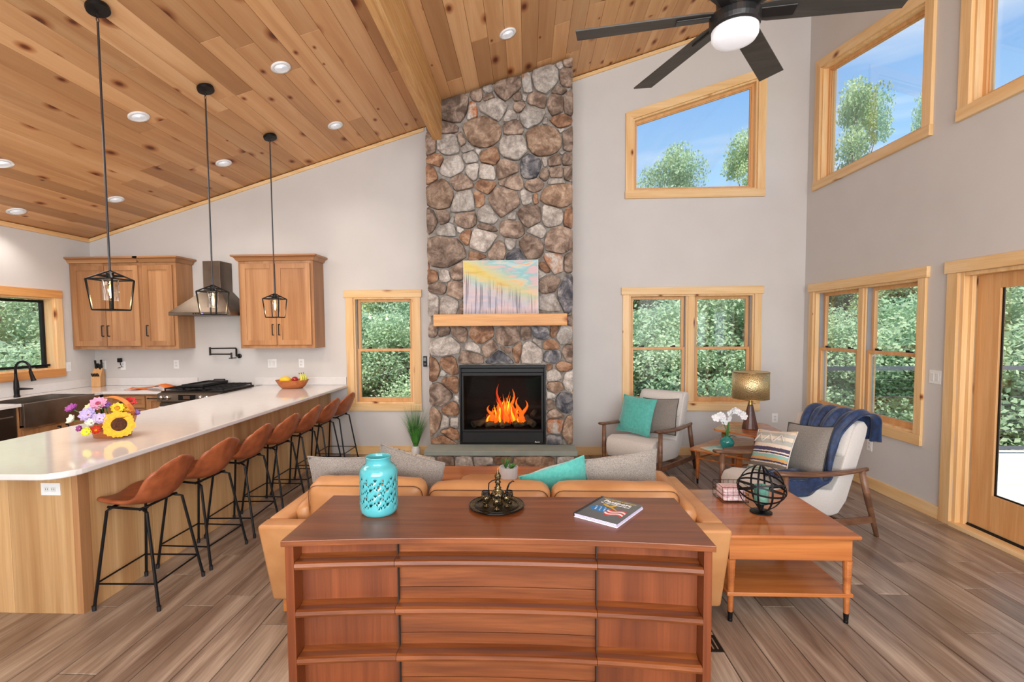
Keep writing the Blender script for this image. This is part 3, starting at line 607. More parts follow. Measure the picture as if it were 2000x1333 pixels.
fl_ = bpy.data.lights.new('fire_glow', 'POINT'); fl_.energy = 2.2; fl_.color = (1, .5, .15); fl_.shadow_soft_size = .08
fo = bpy.data.objects.new('fire_glow', fl_); COL.objects.link(fo); fo.location = (-.27, 5.82, .68)
def text(body, name, mat, par, size, loc, rot, ext=.0008, align='LEFT', shear=0, bold=0, label=None):
    c = bpy.data.curves.new(name, 'FONT'); c.body = body; c.size = size; c.extrude = ext; c.align_x = align; c.shear = shear; c.offset = bold; c.resolution_u = 2
    t = bpy.data.objects.new(name, c); COL.objects.link(t); dg = bpy.context.evaluated_depsgraph_get()
    me = bpy.data.meshes.new_from_object(t.evaluated_get(dg)); bpy.data.objects.remove(t)
    me.materials.clear(); me.materials.append(mat)
    o = bpy.data.objects.new(name, me); COL.objects.link(o)
    if par: o.parent = par
    o.location = loc; o.rotation_euler = rot; return o
text('Benlo', 'maker_mark', M['white'], lp, .026, (.085+.29, -.125, .02), (PI/2, 0, 0), shear=.35)
# painting
m, t, pb = newmat('painting_canvas'); pb.inputs['Roughness'].default_value = .7
g = nd(t, 'ShaderNodeTexCoord'); sg_ = nd(t, 'ShaderNodeSeparateXYZ'); t.links.new(g.outputs['Generated'], sg_.inputs[0]); GX, GZ = sg_.outputs['X'], sg_.outputs['Z']
def mth(op, a, b=None, c=None):
    n = nd(t, 'ShaderNodeMath', operation=op)
    for i, x in enumerate((a, b, c)):
        if x is None: continue
        if isinstance(x, (int, float)): n.inputs[i].default_value = x
        else: t.links.new(x, n.inputs[i])
    return n.outputs[0]
mpg = nd(t, 'ShaderNodeMapping'); mpg.inputs['Scale'].default_value = (2.2, 1, 5); t.links.new(g.outputs['Generated'], mpg.inputs[0])
nA = tnoise(t, mpg.outputs[0], 1.6, 5, .5)
sky_ = ramp(t, mth('ADD', nA, mth('MULTIPLY', GX, .12)), [(.36, L(238, 178, 150)), (.46, L(246, 214, 182)), (.54, L(190, 222, 224)), (.62, L(150, 208, 212)), (.72, L(226, 196, 200))])
yel = mth('SUBTRACT', 1, mth('MULTIPLY', mth('ABSOLUTE', mth('SUBTRACT', GZ, mth('SUBTRACT', .92, mth('MULTIPLY', GX, .62)))), 3.6))
yel = mth('MULTIPLY', mth('MAXIMUM', yel, 0), mth('SUBTRACT', 1.2, mth('MULTIPLY', GX, .7)))
c = mix(t, yel, sky_, ramp(t, nA, [(.35, L(222, 196, 100)), (.6, L(244, 222, 130))]))
low = mth('MINIMUM', 1, mth('MAXIMUM', 0, mth('MULTIPLY', mth('SUBTRACT', mth('SUBTRACT', .72, mth('MULTIPLY', GX, .42)), GZ), 4)))
c = mix(t, low, c, ramp(t, nA, [(.35, L(196, 196, 214)), (.6, L(230, 206, 206))]))
mps = nd(t, 'ShaderNodeMapping'); mps.inputs['Scale'].default_value = (52, 1, 1.1); t.links.new(g.outputs['Generated'], mps.inputs[0])
st = tnoise(t, mps.outputs[0], 1, 3, .35)
tm = mth('MINIMUM', 1, mth('MAXIMUM', 0, mth('MULTIPLY', mth('SUBTRACT', mth('SUBTRACT', .86, mth('MULTIPLY', GX, .5)), GZ), 5)))
c = mix(t, mth('MULTIPLY', tm, ramp(t, st, [(.52, (0, 0, 0, 1)), (.62, (.7, .7, .7, 1))])), c, L(92, 92, 104))
gr = mth('MAXIMUM', 0, mth('SUBTRACT', .75, mth('MULTIPLY', GZ, 7)))
mpt = nd(t, 'ShaderNodeMapping'); mpt.inputs['Scale'].default_value = (60, 1, 8); t.links.new(g.outputs['Generated'], mpt.inputs[0])
c = mix(t, mth('MULTIPLY', gr, tnoise(t, mpt.outputs[0], 1, 2)), c, L(70, 72, 84)); c = mix(t, 1, c, (.82, .82, .82, 1), 'MULTIPLY'); t.links.new(c, pb.inputs['Base Color'])
pt = thing('painting', 'pastel canvas painting of bare trees under a yellow and blue sky, on the mantel', 'painting', (-.3, 5.63, 1.801))
tl = Matrix.Translation((-.297, 5.60, 1.802)) @ Matrix.Rotation(-.045, 4, 'X')
box(-.432, .432, 0, .02, 0, .618, tl).build('stretcher_edge', M['white'], pt); 
box(-.428, .428, -.002, .0, .003, .615, tl).build('canvas', m, pt)
# remote in wall cradle + plate
tp = thing('wall_plate', 'white wall plate behind the black remote, between window and chimney', 'wall plate', (-1.22, YB, 1.2)); box(-1.285, -1.17, YB-.008, YB, 1.165, 1.275).build('plate', M['white'], tp, bevel=.002)
rm = thing('fireplace_remote', 'black handheld fireplace remote held on the wall beside the chimney', 'remote', (-1.31, YB, 1.2))
box(-1.335, -1.288, YB-.032, YB-.001, 1.15, 1.285).build('body', M['blk'], rm, bevel=.004)
box(-1.329, -1.295, YB-.034, YB-.032, 1.225, 1.27).build('display', plain('lcd', (120, 136, 130), .3), rm)
for i in range(3): box(-1.322+i*.009, -1.316+i*.009, YB-.035, YB-.032, 1.18, 1.19).build('button', M['track'], rm)
# ================================================================ kitchen
def plate(x, z, F, label, n=1, kind='outlet', vert=True):
    p = F(x, z, 0); nm = 'wall_outlet' if kind == 'outlet' else 'light_switch'
    t_ = thing(nm, label, 'outlet' if kind == 'outlet' else 'switch', p)
    w_ = .036+.023*(n-1); h_ = .057
    if not vert: w_, h_ = h_, w_
    fbox(F, x-w_, x+w_, z-h_, z+h_, -.006, 0).build('plate', M['white'], t_, bevel=.002)
    for i in range(n):
        ux = x+(i-(n-1)/2)*.046
        if kind == 'switch': fbox(F, ux-.016, ux+.016, z-.033, z+.033, -.010, -.006).build('rocker', M['white2'], t_, bevel=.002)
        else:
            for dz in (-.019, .019):
                a, c = (ux, z+dz) if vert else (ux+dz, z)
                r_ = fbox(F, a-.015, a+.015, c-.014, c+.014, -.009, -.006).build('receptacle', M['white2'], t_, bevel=.002)
                b = fbox(F, a-.007, a-.005, c-.004, c+.006, -.0095, -.009); mapbox(b, F, a+.005, a+.007, c-.004, c+.006, -.0095, -.009); b.build('slots', M['blk'], r_)
    return t_
M['white2'] = plain('white_insert', (224, 224, 222), .35)
plate(5.83, 1.195, FL, 'white switch plate on the left wall, right of the kitchen window', 1, 'switch')
plate(-5.63, 1.19, FB, 'white outlet at the kitchen corner, left of the knife block', 1)
plate(-5.36, 1.18, FB, 'white outlet under the wall cabinet with a black charger plugged in', 1)
plate(-4.63, 1.194, FB, 'white outlet between the corner counter and the range', 1)
plate(-3.335, 1.20, FB, 'double white switch plate left of the fruit bowl', 2, 'switch')
plate(-2.944, 1.20, FB, 'white outlet on the wall right above the fruit bowl', 1)
plate(3.12, .48, FB, 'white outlet low on the back wall beside the lamp', 1)
plate(4.245, 1.195, FR, 'double white switch plate between right window and patio door', 2, 'switch')
plate(5.0, .43, FR, 'white outlet low on the right wall behind the armchair', 1)
pc = thing('charger', 'black plug-in charger with a dangling cord on the wall under the cabinet', 'charger', (-5.37, YB-.02, 1.23))
box(-5.40, -5.36, YB-.05, YB-.011, 1.225, 1.28).build('body', M['blk'], pc, bevel=.004); MB().tube([(-5.375, YB-.03, 1.225), (-5.365, YB-.035, 1.19), (-5.355, YB-.03, 1.17), (-5.39, YB-.03, 1.155), (-5.41, YB-.03, 1.15)], .004, 6).build('cord', M['blk'], pc)
CT, CB = .916, .884
def shaker(F, par, u0, u1, v0, v1, w, mat, handle=None, hlen=.13, horiz=False, nm='door', t=.02):
    s = .062 if not horiz or v1-v0 > .2 else .04; b = MB()
    mapbox(b, F, u0, u0+s, v0, v1, w-t, w); mapbox(b, F, u1-s, u1, v0, v1, w-t, w); mapbox(b, F, u0+s, u1-s, v0, v0+s, w-t, w); mapbox(b, F, u0+s, u1-s, v1-s, v1, w-t, w)
    d_ = b.build(nm, mat, par, bevel=.002); fbox(F, u0+s, u1-s, v0+s, v1-s, w-t+.009, w-.002).build('panel', mat, d_)
    if handle:
        hu, hv = handle; y = w-t-.03; b = MB()
        if horiz: P_ = [F(hu-hlen/2, hv, w-t), F(hu-hlen/2, hv, y), F(hu+hlen/2, hv, y), F(hu+hlen/2, hv, w-t)]
        else: P_ = [F(hu, hv-hlen/2, w-t), F(hu, hv-hlen/2, y), F(hu, hv+hlen/2, y), F(hu, hv+hlen/2, w-t)]
        b.tube(P_[:2], .006, 6); b.tube(P_[1:3], .006, 6); b.tube(P_[2:], .006, 6); b.build('handle', M['bronze'], d_)
    return d_
FC = lambda yy: (lambda u, v, w: (u, yy+w, v))
def crown(par, x0, x1, y0, y1, z0, z1, fl=.06):
    b = MB(); prof = [(0, 0), (.012, 0), (fl*.55, (z1-z0)*.55), (fl, (z1-z0)*.72), (fl, z1-z0), (0, z1-z0)]
    def ringp(o, z): return [(x0-o if x0 > XL+.1 else x0, y1, z), (x0-o if x0 > XL+.1 else x0, y0-o, z), (x1+o, y0-o, z), (x1+o, y1, z)]
    v = []
    for o, z in prof: v += ringp(o, z0+z)
    f = []
    for i in range(len(prof)-1):
        for k in range(3): f.append((i*4+k, i*4+k+1, (i+1)*4+k+1, (i+1)*4+k))
    n = (len(prof)-2)*4; f.append((n, n+1, n+2, n+3)); b.add(v, f)
    return b.build('crown', M['cabx'], par)
def wallcab(x0, x1, doors, label):
    cb = thing('wall_cabinet', label, 'cabinet', ((x0+x1)/2, 6.05, 1.41)); y0 = 5.91
    box(x0+.001, x1-.001, y0, YB-.003, 1.41, 2.49).build('body', M['cab'], cb)
    b = MB(); b.box(x0+.001, x1-.001, y0-.002, y0, 1.41, 2.49)
    for a, c, h in doors: shaker(FC(y0-.002), cb, a, c, 1.45, 2.455, 0, M['cab'], (h, 1.64))
    return cb
c1 = wallcab(XL+.002, -4.80, [(-5.70, -5.275, -5.31), (-5.267, -4.84, -5.235)], 'two-door hickory wall cabinet in the left kitchen corner')
crown(c1, XL+.002, -4.8605, 5.90, YB-.003, 2.49, 2.56)
c2 = wallcab(-4.80, -4.36, [(-4.77, -4.40, -4.73)], 'narrow single-door hickory wall cabinet left of the range hood')
crown(c2, -4.7995, -4.36, 5.90, YB-.003, 2.49, 2.56)
c3 = wallcab(-3.563, -2.62, [(-3.53, -3.095, -3.13), (-3.087, -2.655, -3.05)], 'two-door hickory wall cabinet right of the range hood')
crown(c3, -3.563, -2.62, 5.90, YB-.003, 2.49, 2.56)
# hood
hd = thing('range_hood', 'stainless chimney range hood between the wall cabinets over the range', 'range hood', (-3.94, 6.0, 1.82))
box(-4.05, -3.83, 5.96, YB-.003, 2.12, 2.505).build('chimney_duct', M['steel'], hd, bevel=.002)
x0, x1, ya = -4.345, -3.575, 5.73
v = [(x0, YB-.003, 1.86), (x0, ya, 1.86), (x1, ya, 1.86), (x1, YB-.003, 1.86), (-4.06, YB-.003, 2.13), (-4.06, 5.95, 2.13), (-3.82, 5.95, 2.13), (-3.82, YB-.003, 2.13)]
MB().add(v, [(0,3,2,1), (4,5,6,7), (0,1,5,4), (1,2,6,5), (2,3,7,6), (3,0,4,7)]).build('canopy', M['steel'], hd)
box(x0, x1, ya, YB-.003, 1.822, 1.86).build('lip', M['steel'], hd, bevel=.002)
b = MB()
for i in range(3): b.lathe([(.009, 0), (.009, .003)], (0, 0, 0), 12, Matrix.Translation((-4.03+i*.03, ya, 1.841)) @ Matrix.Rotation(PI/2, 4, 'X'))
b.build('button', M['blk'], hd); box(-3.95, -3.91, ya-.002, ya, 1.832, 1.85).build('display', emis('blue_display', (130, 120, 255), 1), hd)
# pot filler
pf = thing('pot_filler', 'black folding pot filler tap on the wall above the range', 'pot filler', (-3.77, YB, 1.36))
b = MB(); b.lathe([(.03, 0), (.03, .012), (.014, .018)], (0, 0, 0), 16, Matrix.Translation((-3.77, YB, 1.30)) @ Matrix.Rotation(PI/2, 4, 'X')); b.build('wall_flange', M['bronze'], pf)
b = MB(); b.tube([(-3.77, YB-.018, 1.30), (-3.77, YB-.07, 1.30), (-3.77, YB-.07, 1.40)], .012, 8); b.tube([(-3.77, YB-.07, 1.405), (-4.10, YB-.10, 1.405)], .009, 8); b.tube([(-4.10, YB-.10, 1.42), (-4.10, YB-.10, 1.315)], .013, 8)
b.tube([(-4.10, YB-.10, 1.33), (-3.80, YB-.13, 1.33)], .009, 8); b.tube([(-3.80, YB-.13, 1.35), (-3.80, YB-.13, 1.27)], .011, 8); b.build('arm', M['bronze'], pf)
MB().tube([(-3.77, YB-.07, 1.28), (-3.86, YB-.09, 1.275)], .006, 6).build('handle', M['bronze'], pf)
# counters
FXL = -5.055; FYB = 5.545; RX0, RX1 = -4.33, -3.57
ck = MB(); SY0, SY1 = 4.62, 5.42
ck.box(XL+.002, FXL, 2.2, SY0, CB, CT); ck.box(XL+.002, -5.56, SY0, SY1, CB, CT); ck.box(XL+.002, FXL, SY1, YB-.002, CB, CT)
ck.box(FXL, RX0, FYB, YB-.002, CB, CT)
ctp = ck.build('countertop', M['quartz'], bevel=.004); tag(ctp, 'white quartz worktop around the sink and into the left corner', 'countertop')
bs = MB().box(XL+.001, XL+.018, 2.2, YB-.002, CT+.001, 1.018); bs.box(XL+.018, RX0-.01, YB-.018, YB-.001, CT+.001, 1.018); tag(bs.build('backsplash', M['quartz'], bevel=.002), 'low white quartz backsplash along the left corner walls', 'backsplash')
# peninsula
def rpoly(x0, x1, y0, y1, r, corners):
    out = []
    for i, (cx, cy, a0) in enumerate(((x1, y0, -90), (x1, y1, 0), (x0, y1, 90), (x0, y0, 180))):
        if i in corners:
            sx = -1 if cx == x1 else 1; sy = 1 if cy == y0 else -1
            for k in range(9): a = math.radians(a0+k*90/8); out.append((cx+sx*r+r*cos(a), cy+sy*r+r*sin(a)))
        else: out.append((cx, cy))
    return out
pen = thing('peninsula', 'long hickory kitchen peninsula with white quartz top, stools along its right side', 'kitchen island', (-2.95, 4.3, 0))
MB().prism(rpoly(-3.47, -2.329, 2.30, YB-.002, .14, (0,)), CB, CT, 'z').build('countertop', M['quartz'], pen, bevel=.008, seg=3)
box(RX1+.003, -2.35, YB-.018, YB-.001, CT+.001, 1.018).build('backsplash', M['quartz'], pen, bevel=.002)
box(-3.40, -2.60, 2.66, YB-.004, .0, CB).build('core', M['cab'], pen)
xs = [-3.40, -2.98, -2.60]
for i in range(2): box(xs[i]+.001, xs[i+1]-.001, 2.62, 2.66, .0, CB-.002).build('end_panel', M['isl'], pen, bevel=.002)
box(-2.60, -2.563, 2.618, 2.69, 0, CB-.002).build('corner_post', M['cab'], pen, bevel=.002)
ys = [2.692, 3.16, 3.64, 4.10, 4.58, 5.05, 5.50, 5.85, YB-.006]
for i in range(8): box(-2.60, -2.566, ys[i]+.0015, ys[i+1]-.0015, 0, CB-.002).build('side_panel', M['isl'], pen, bevel=.002)
pe = plate(-2.72, .735, lambda u, v, w: (u, 2.62+w, v), 'white outlet on the near end of the peninsula', 1, vert=False)
# base cabinets
b1 = thing('base_cabinet', 'hickory sink base cabinet below the farmhouse sink', 'cabinet', (-5.4, 5.0, 0))
FS = lambda u, v, w: (FXL-.03-w, u, v)
box(XL+.004, FXL-.035, 4.60, 5.545, .1, .665).build('body', M['cab'], b1); box(XL+.004, FXL-.035, 4.60, 4.618, .665, CB-.001).build('side_panel', M['cab'], b1); box(XL+.004, FXL-.035, 5.425, 5.545, .665, CB-.001).build('corner_stile', M['cab'], b1)
shaker(FS, b1, 4.63, 5.03, .12, .64, 0, M['cab'], (4.99, .55)); shaker(FS, b1, 5.035, 5.43, .12, .64, 0, M['cab'], (5.08, .55))
b2 = thing('base_cabinet', 'hickory drawer cabinet under the corner worktop left of the range', 'cabinet', (-4.7, 5.9, 0))
box(FXL-.03, RX0-.004, FYB+.045, YB-.004, .1, CB-.001).build('body', M['cab'], b2)
FD = FC(FYB+.045)
shaker(FD, b2, -5.0, -4.56, .72, .86, 0, M['cabx'], (-4.78, .79), horiz=True, nm='drawer'); shaker(FD, b2, -5.0, -4.56, .12, .70, 0, M['cab'], (-4.62, .62)); shaker(FD, b2, -4.545, RX0-.03, .12, .86, 0, M['cab'], (-4.44, .835), horiz=True)
b3 = thing('base_cabinet', 'hickory base cabinets under the worktop run nearest the camera on the left wall', 'cabinet', (-5.4, 3.2, 0))
box(XL+.004, FXL-.035, 2.24, 3.98, .1, CB-.001).build('body', M['cab'], b3)
for k in range(3): shaker(FS, b3, 2.27+k*.57, 2.82+k*.57, .12, .86, 0, M['cab'], (2.75+k*.57, .75))
# dishwasher
dw = thing('dishwasher', 'stainless dishwasher left of the farmhouse sink', 'dishwasher', (-5.4, 4.3, 0))
box(XL+.01, FXL-.05, 3.99, 4.59, .09, CB-.002).build('body', M['steel_d'], dw); box(FXL-.05, FXL-.028, 3.995, 4.585, .11, CB-.012).build('door', M['steel_d'], dw, bevel=.003)
MB().tube([(FXL-.028, 4.04, .80), (FXL+.01, 4.06, .80), (FXL+.01, 4.52, .80), (FXL-.028, 4.54, .80)], .009, 8).build('handle', M['steel'], dw)
# sink
sk = thing('farmhouse_sink', 'stainless apron-front farmhouse sink below the kitchen window', 'sink', (-5.3, 5.02, .7))
b = MB(); t_ = .012
b.box(-5.035, -5.05+.0, SY0, SY1, .668, CT-.004); b.build('apron', M['sinks'], sk, bevel=.004)
b = MB(); b.box(-5.56, -5.051, SY0+.002, SY0+t_, .69, CT-.004); b.box(-5.56, -5.051, SY1-t_, SY1-.002, .69, CT-.004); b.box(-5.559, -5.56+t_, SY0+t_, SY1-t_, .69, CT-.004); b.box(-5.07, -5.051, SY0+t_, SY1-t_, .69, CT-.004); b.box(-5.56+t_, -5.07, SY0+t_, SY1-t_, .69, .702); b.build('basin', M['sinks'], sk, bevel=.002)
MB().lathe([(.045, 0), (.045, .004), (.03, .006)], (-5.32, 5.02, .702), 20).build('drain', M['chrome'], sk)
fc = thing('faucet', 'black gooseneck faucet behind the sink, in front of the window', 'faucet', (-5.63, 5.10, CT))
MB().lathe([(.028, 0), (.028, .012), (.024, .03), (.026, .1), (.022, .17), (.014, .22), (.013, .26)], (-5.63, 5.10, CT), 16).build('body', M['bronze'], fc)
pts = [(-5.63, 5.10, CT+.22)]+[(-5.63+.085-.085*cos(a), 5.10, CT+.31+.085*sin(a)) for a in [k*PI/10 for k in range(10)]]+[(-5.455, 5.10, CT+.27)]
MB().tube(pts, .0125, 10).build('spout', M['bronze'], fc, smooth=True)
MB().tube([(-5.46, 5.10, CT+.29), (-5.435, 5.10, CT+.21), (-5.425, 5.10, CT+.18)], [.015, .02, .024], 12).build('spray_head', M['bronze'], fc)
MB().tube([(-5.61, 5.10, CT+.09), (-5.57, 5.12, CT+.09), (-5.50, 5.16, CT+.085)], [.016, .013, .005], 8).build('lever', M['bronze'], fc)
# range
rg = thing('range', 'stainless gas range with black cast iron grates and a griddle, under the hood', 'range', ((RX0+RX1)/2, 5.85, 0))
rx0, rx1 = RX0+.004, RX1-.004
box(rx0, rx1, 5.53, YB-.03, .08, .905).build('body', M['steel'], rg, bevel=.002)
MB().prism([(5.53, .80), (5.465, .81), (5.475, .90), (5.53, .912)], rx0, rx1, 'x').build('control_panel', M['steel'], rg, bevel=.003)
for i, kx in enumerate((.05, .125, .52, .60, .68)):
    MB().lathe([(.024, 0), (.026, .004), (.022, .03), (.0, .032)], (0, 0, 0), 16, Matrix.Translation((rx0+kx+.01, 5.47, .855)) @ Matrix.Rotation(PI/2-.1, 4, 'X')).build('knob', M['chrome'], rg, smooth=True)
box(rx0+.26, rx0+.46, 5.463, 5.475, .825, .888).build('display', M['blk'], rg); box(rx0+.32, rx0+.40, 5.461, 5.463, .84, .875).build('clock', plain('dim_display', (90, 70, 58), .3), rg)
box(rx0+.005, rx1-.005, 5.50, 5.53, .25, .79).build('oven_door', M['steel'], rg, bevel=.004); MB().tube([(rx0+.04, 5.50, .74), (rx0+.04, 5.45, .745), (rx1-.04, 5.45, .745), (rx1-.04, 5.50, .74)], .013, 10).build('oven_handle', M['chrome'], rg)
box(rx0, rx1, 5.535, YB-.03, .9055, .922).build('cooktop', M['blk'], rg, bevel=.003)
for gi in range(3):
    gx0 = rx0+.02+gi*.243; gx1 = gx0+.235; b = MB()
    for yy in (5.57, 5.86, 6.15): b.box(gx0, gx1, yy-.006, yy+.006, .94, .955)
    for k in range(4): xx = gx0+.006+k*(gx1-gx0-.012)/3; b.box(xx-.005, xx+.005, 5.564, 6.156, .941, .957)
    for xx in (gx0+.006, gx1-.006):
        for yy in (5.57, 6.15): b.box(xx-.006, xx+.006, yy-.006, yy+.006, .922, .941)
    b.build('grate', M['iron'], rg)
    for yy in (5.70, 6.02): MB().lathe([(.04, 0), (.04, .008), (.028, .014), (0, .016)], ((gx0+gx1)/2, yy, .922), 16).build('burner', M['iron'], rg)
gr_ = thing('griddle', 'flat black griddle plate lying over the middle burners', 'griddle', (-3.95, 5.86, .958))
Mg = Matrix.Translation((-4.0, 5.86, .965)) @ Matrix.Rotation(-.0, 4, 'Y')
b = box(-.13, .13, -.25, .25, 0, .012, Mg); b.box(-.13, .13, -.25, -.235, .012, .028, Mg); b.box(-.13, .13, .235, .25, .012, .028, Mg); b.box(-.13, -.118, -.235, .235, .012, .028, Mg); b.box(.118, .13, -.235, .235, .012, .028, Mg)
b.box(-.12, -.10, -.24, -.22, -.007, 0, Mg); b.box(.10, .12, -.24, -.22, -.007, 0, Mg); b.box(-.12, -.10, .22, .24, -.007, 0, Mg); b.box(.10, .12, .22, .24, -.007, 0, Mg); b.build('plate', M['iron'], gr_, bevel=.002)
MB().tube([(-4.07, 6.11, .985), (-4.07, 6.14, 1.0), (-3.93, 6.14, 1.0), (-3.93, 6.11, .985)], .006, 8).build('handle', M['iron'], gr_)
# knife block
M['block'] = wood('knife_block_wood', (190, 138, 84), (206, 156, 102), (220, 176, 124), 'z', 10, .5, .02)
kb = thing('knife_block', 'light wooden knife block full of black-handled knives in the corner', 'knife block', (-5.60, 6.08, CT))
Mk = Matrix.Translation((-5.60, 6.08, CT+.001)) @ Matrix.Rotation(.35, 4, 'Z')
b = MB(); b.prism([(-.06, 0), (.07, 0), (.07, .19), (.02, .24), (-.06, .12)], -.045, .055, 'x', Mk); b.build('block', M['block'], kb, bevel=.003)
for i, (xx, yy, hh) in enumerate(((-.03, .05, .34), (.035, .05, .345), (.0, .045, .30), (-.015, .03, .29), (.03, .02, .29))):
    MB().tube([Mk @ Vector((xx, yy, .20)), Mk @ Vector((xx, yy-.01, hh-.04)), Mk @ Vector((xx, yy-.018, hh))], [.010, .011, .012], 6).build('knife_handle', M['blk'], kb)
for i in range(5): xx = -.03+i*.0165; MB().tube([Mk @ Vector((xx, -.045, .135)), Mk @ Vector((xx, -.078, .175+.0*i))], .0065, 6).build('knife_handle', M['blk'], kb)
# orange towel
tw = MB(); n_ = 14
M['orange'] = plain('orange_cloth', (216, 96, 36), .9, col2=(196, 120, 50), nscale=26)
for i in range(n_+1):
    for j in range(7):
        u, v_ = i/n_, j/6; x = -4.92+.46*u; y = 5.70+.16*v_+.14*u; z = .003+.012*abs(sin(u*7+v_*2))+(.05*math.exp(-((u-.75)/.16)**2)*(.6+.4*sin(v_*3)))
        tw.v.append((x+.02*sin(v_*5), y, CT+z))
tw.f = [(i*7+j, (i+1)*7+j, (i+1)*7+j+1, i*7+j+1) for i in range(n_) for j in range(6)]
tag(tw.build('dish_towel', M['orange'], smooth=True, solid=.004), 'crumpled orange kitchen towel on the worktop left of the range', 'towel')
# fruit bowl
M['bowlw'] = wood('bowl_wood', (150, 78, 36), (176, 98, 48), (196, 120, 66), 'x', 20, .4, .02)
fb_ = thing('fruit_bowl', 'carved brown wooden bowl on the far end of the peninsula', 'bowl', (-2.90, 5.86, CT+.001))
pr = [(.001, .0), (.10, 0), (.13, .03), (.165, .10), (.168, .103), (.158, .10), (.122, .035), (.095, .014), (.001, .012)]
MB().lathe(pr, (-2.90, 5.86, CT+.001), 28, None, 1.22, .85).build('bowl', M['bowlw'], fb_, smooth=True)
lm = thing('lemon', 'big yellow mango-shaped fruit at the left of the fruit bowl', 'fruit', (-2.97, 5.86, CT+.075)); MB().ball((-2.985, 5.86, CT+.10), (.072, .05, .048), 12).build('fruit_body', plain('yellow_fruit', (240, 190, 40), .4), lm, smooth=True)
MB().tube([(-3.057, 5.86, CT+.10), (-3.064, 5.86, CT+.103)], .004, 6).build('stem', M['walnut'], lm)
ap = thing('apple', 'dark red apple in the middle of the fruit bowl', 'fruit', (-2.87, 5.86, CT+.07)); MB().lathe([(.001, .012), (.02, .002), (.036, .03), (.034, .055), (.018, .068), (.001, .06)], (-2.865, 5.86, CT+.072), 16).build('flesh', plain('apple_red', (140, 16, 26), .25, col2=(170, 30, 30), coat=.4), ap, smooth=True)
MB().tube([(-2.865, 5.86, CT+.132), (-2.862, 5.86, CT+.149)], .002, 5).build('stem', M['walnut'], ap)
M['banana'] = plain('banana_skin', (226, 206, 70), .5, col2=(190, 196, 70), nscale=8)
for k in range(3):
    bn = thing('banana', ('front-most of the small bananas at the right of the fruit bowl', 'middle banana of the bunch in the fruit bowl', 'rear banana of the bunch, nearest the wall')[k], 'fruit', (-2.79, 5.84+k*.03, CT+.06), 0, 'bananas in the fruit bowl')
    pts = [(-2.815+.05*sin(q*.33)+.012*k, 5.83+k*.032-.01*k*(1-q/8), CT+.05+.125*q/8) for q in range(9)]
    MB().tube(pts[::-1], [.006, .007, .012, .016, .018, .018, .017, .013, .006], 8).build('peel', M['banana'], bn, smooth=True)
    MB().tube([pts[8], (pts[8][0]-.008, pts[8][1], pts[8][2]+.018)], .005, 6).build('stem', M['walnut'], bn)
# flower basket
FBX, FBY = -2.84, 3.18
bk = thing('flower_basket', 'brown wooden basket with arched handle on the peninsula holding the bouquet', 'basket', (FBX, FBY, CT+.001))
pr = [(.001, 0), (.088, 0), (.096, .04), (.12, .138), (.124, .142), (.114, .138), (.088, .04), (.08, .01), (.001, .01)]
MB().lathe(pr, (FBX, FBY, CT+.001), 28, None, 1.28, 1.0).build('basket_body', M['bowlw'], bk, smooth=True)
hp = []; 
for k in range(15): a = PI*k/14; hp.append(Vector((FBX+.14*cos(a)*1.0, FBY+.02*cos(a), CT+.12+.15*sin(a))))
hb = MB()
for k in range(14):
    a, c = hp[k], hp[k+1]; n1 = Vector((0, 1, 0)); hb.add([a-n1*.018, a+n1*.018, c+n1*.018, c-n1*.018], [(0,1,2,3)])
hb.build('handle', wood('cane_handle', (190, 104, 40), (214, 128, 56), (230, 150, 76), 'x', 20, .4, .02), bk, solid=.008)
Mv = Matrix.Translation((FBX, FBY, CT)) @ Matrix.Rotation(.72, 4, 'Z') @ Matrix.Diagonal((1.02, 1.1, 1.12, 1))   # basket faces the living room
pet = {}
def flower(name, label, c, r, n, col, colc, tilt=(1.2, 0), rings=2, cr_=.3, cup=.25, pw_=.42, cat='flower'):
    key = tuple(col)
    if key not in pet: pet[key] = plain('petal_%d' % len(pet), col, .6, col2=tuple(int(x*.88) for x in col), nscale=60, mode='obj')
    r *= 1.15; p = Mv @ Vector(c); t_ = thing(name, label, cat, p)
    T_ = Matrix.Translation(p) @ Matrix.Rotation(.72+tilt[1], 4, 'Z') @ Matrix.Rotation(tilt[0], 4, 'X')
    for g_ in range(rings):
        b = MB()
        for k in range(n):
            a = 2*PI*k/n+g_*PI/n+rnd.uniform(-.08, .08); rr_ = r*(1-.2*g_)*rnd.uniform(.9, 1.05); A = T_ @ Matrix.Rotation(a, 4, 'Z'); w_ = rr_*pw_*(6/n)**.5
            q = [(rr_*cr_*.5, 0, .002+g_*.003), (rr_*.45, -w_*.8, rr_*cup*.5+g_*.004), (rr_*.78, -w_*.75, rr_*cup*.8+g_*.004), (rr_, 0, rr_*cup+g_*.003), (rr_*.78, w_*.75, rr_*cup*.8+g_*.004), (rr_*.45, w_*.8, rr_*cup*.5+g_*.004), (rr_*.6, 0, rr_*cup*.35+g_*.004)]
            b.add([A @ Vector(z) for z in q], [(0,1,6), (1,2,6), (2,3,6), (3,4,6), (4,5,6), (5,0,6)])
        b.build('petals', pet[key], t_)
    if colc:
        key = tuple(colc)
        if key not in pet: pet[key] = plain('petal_%d' % len(pet), colc, .9, col2=tuple(int(x*.6) for x in colc), nscale=90, mode='obj')
        MB().lathe([(r*cr_, .004), (r*cr_*.95, .012), (r*cr_*.55, .016), (r*cr_*.3, .011), (0.0001, .010)], (0, 0, 0), 16, T_).build('centre', pet[key], t_, smooth=True)
    st_ = [p-Vector((0, 0, .002)), p.lerp(Vector((FBX, FBY, CT+.07)), .6), Vector((FBX, FBY, CT+.03))]
    MB().tube(st_, .003, 5).build('stem', M['leaf'], t_)
    return t_
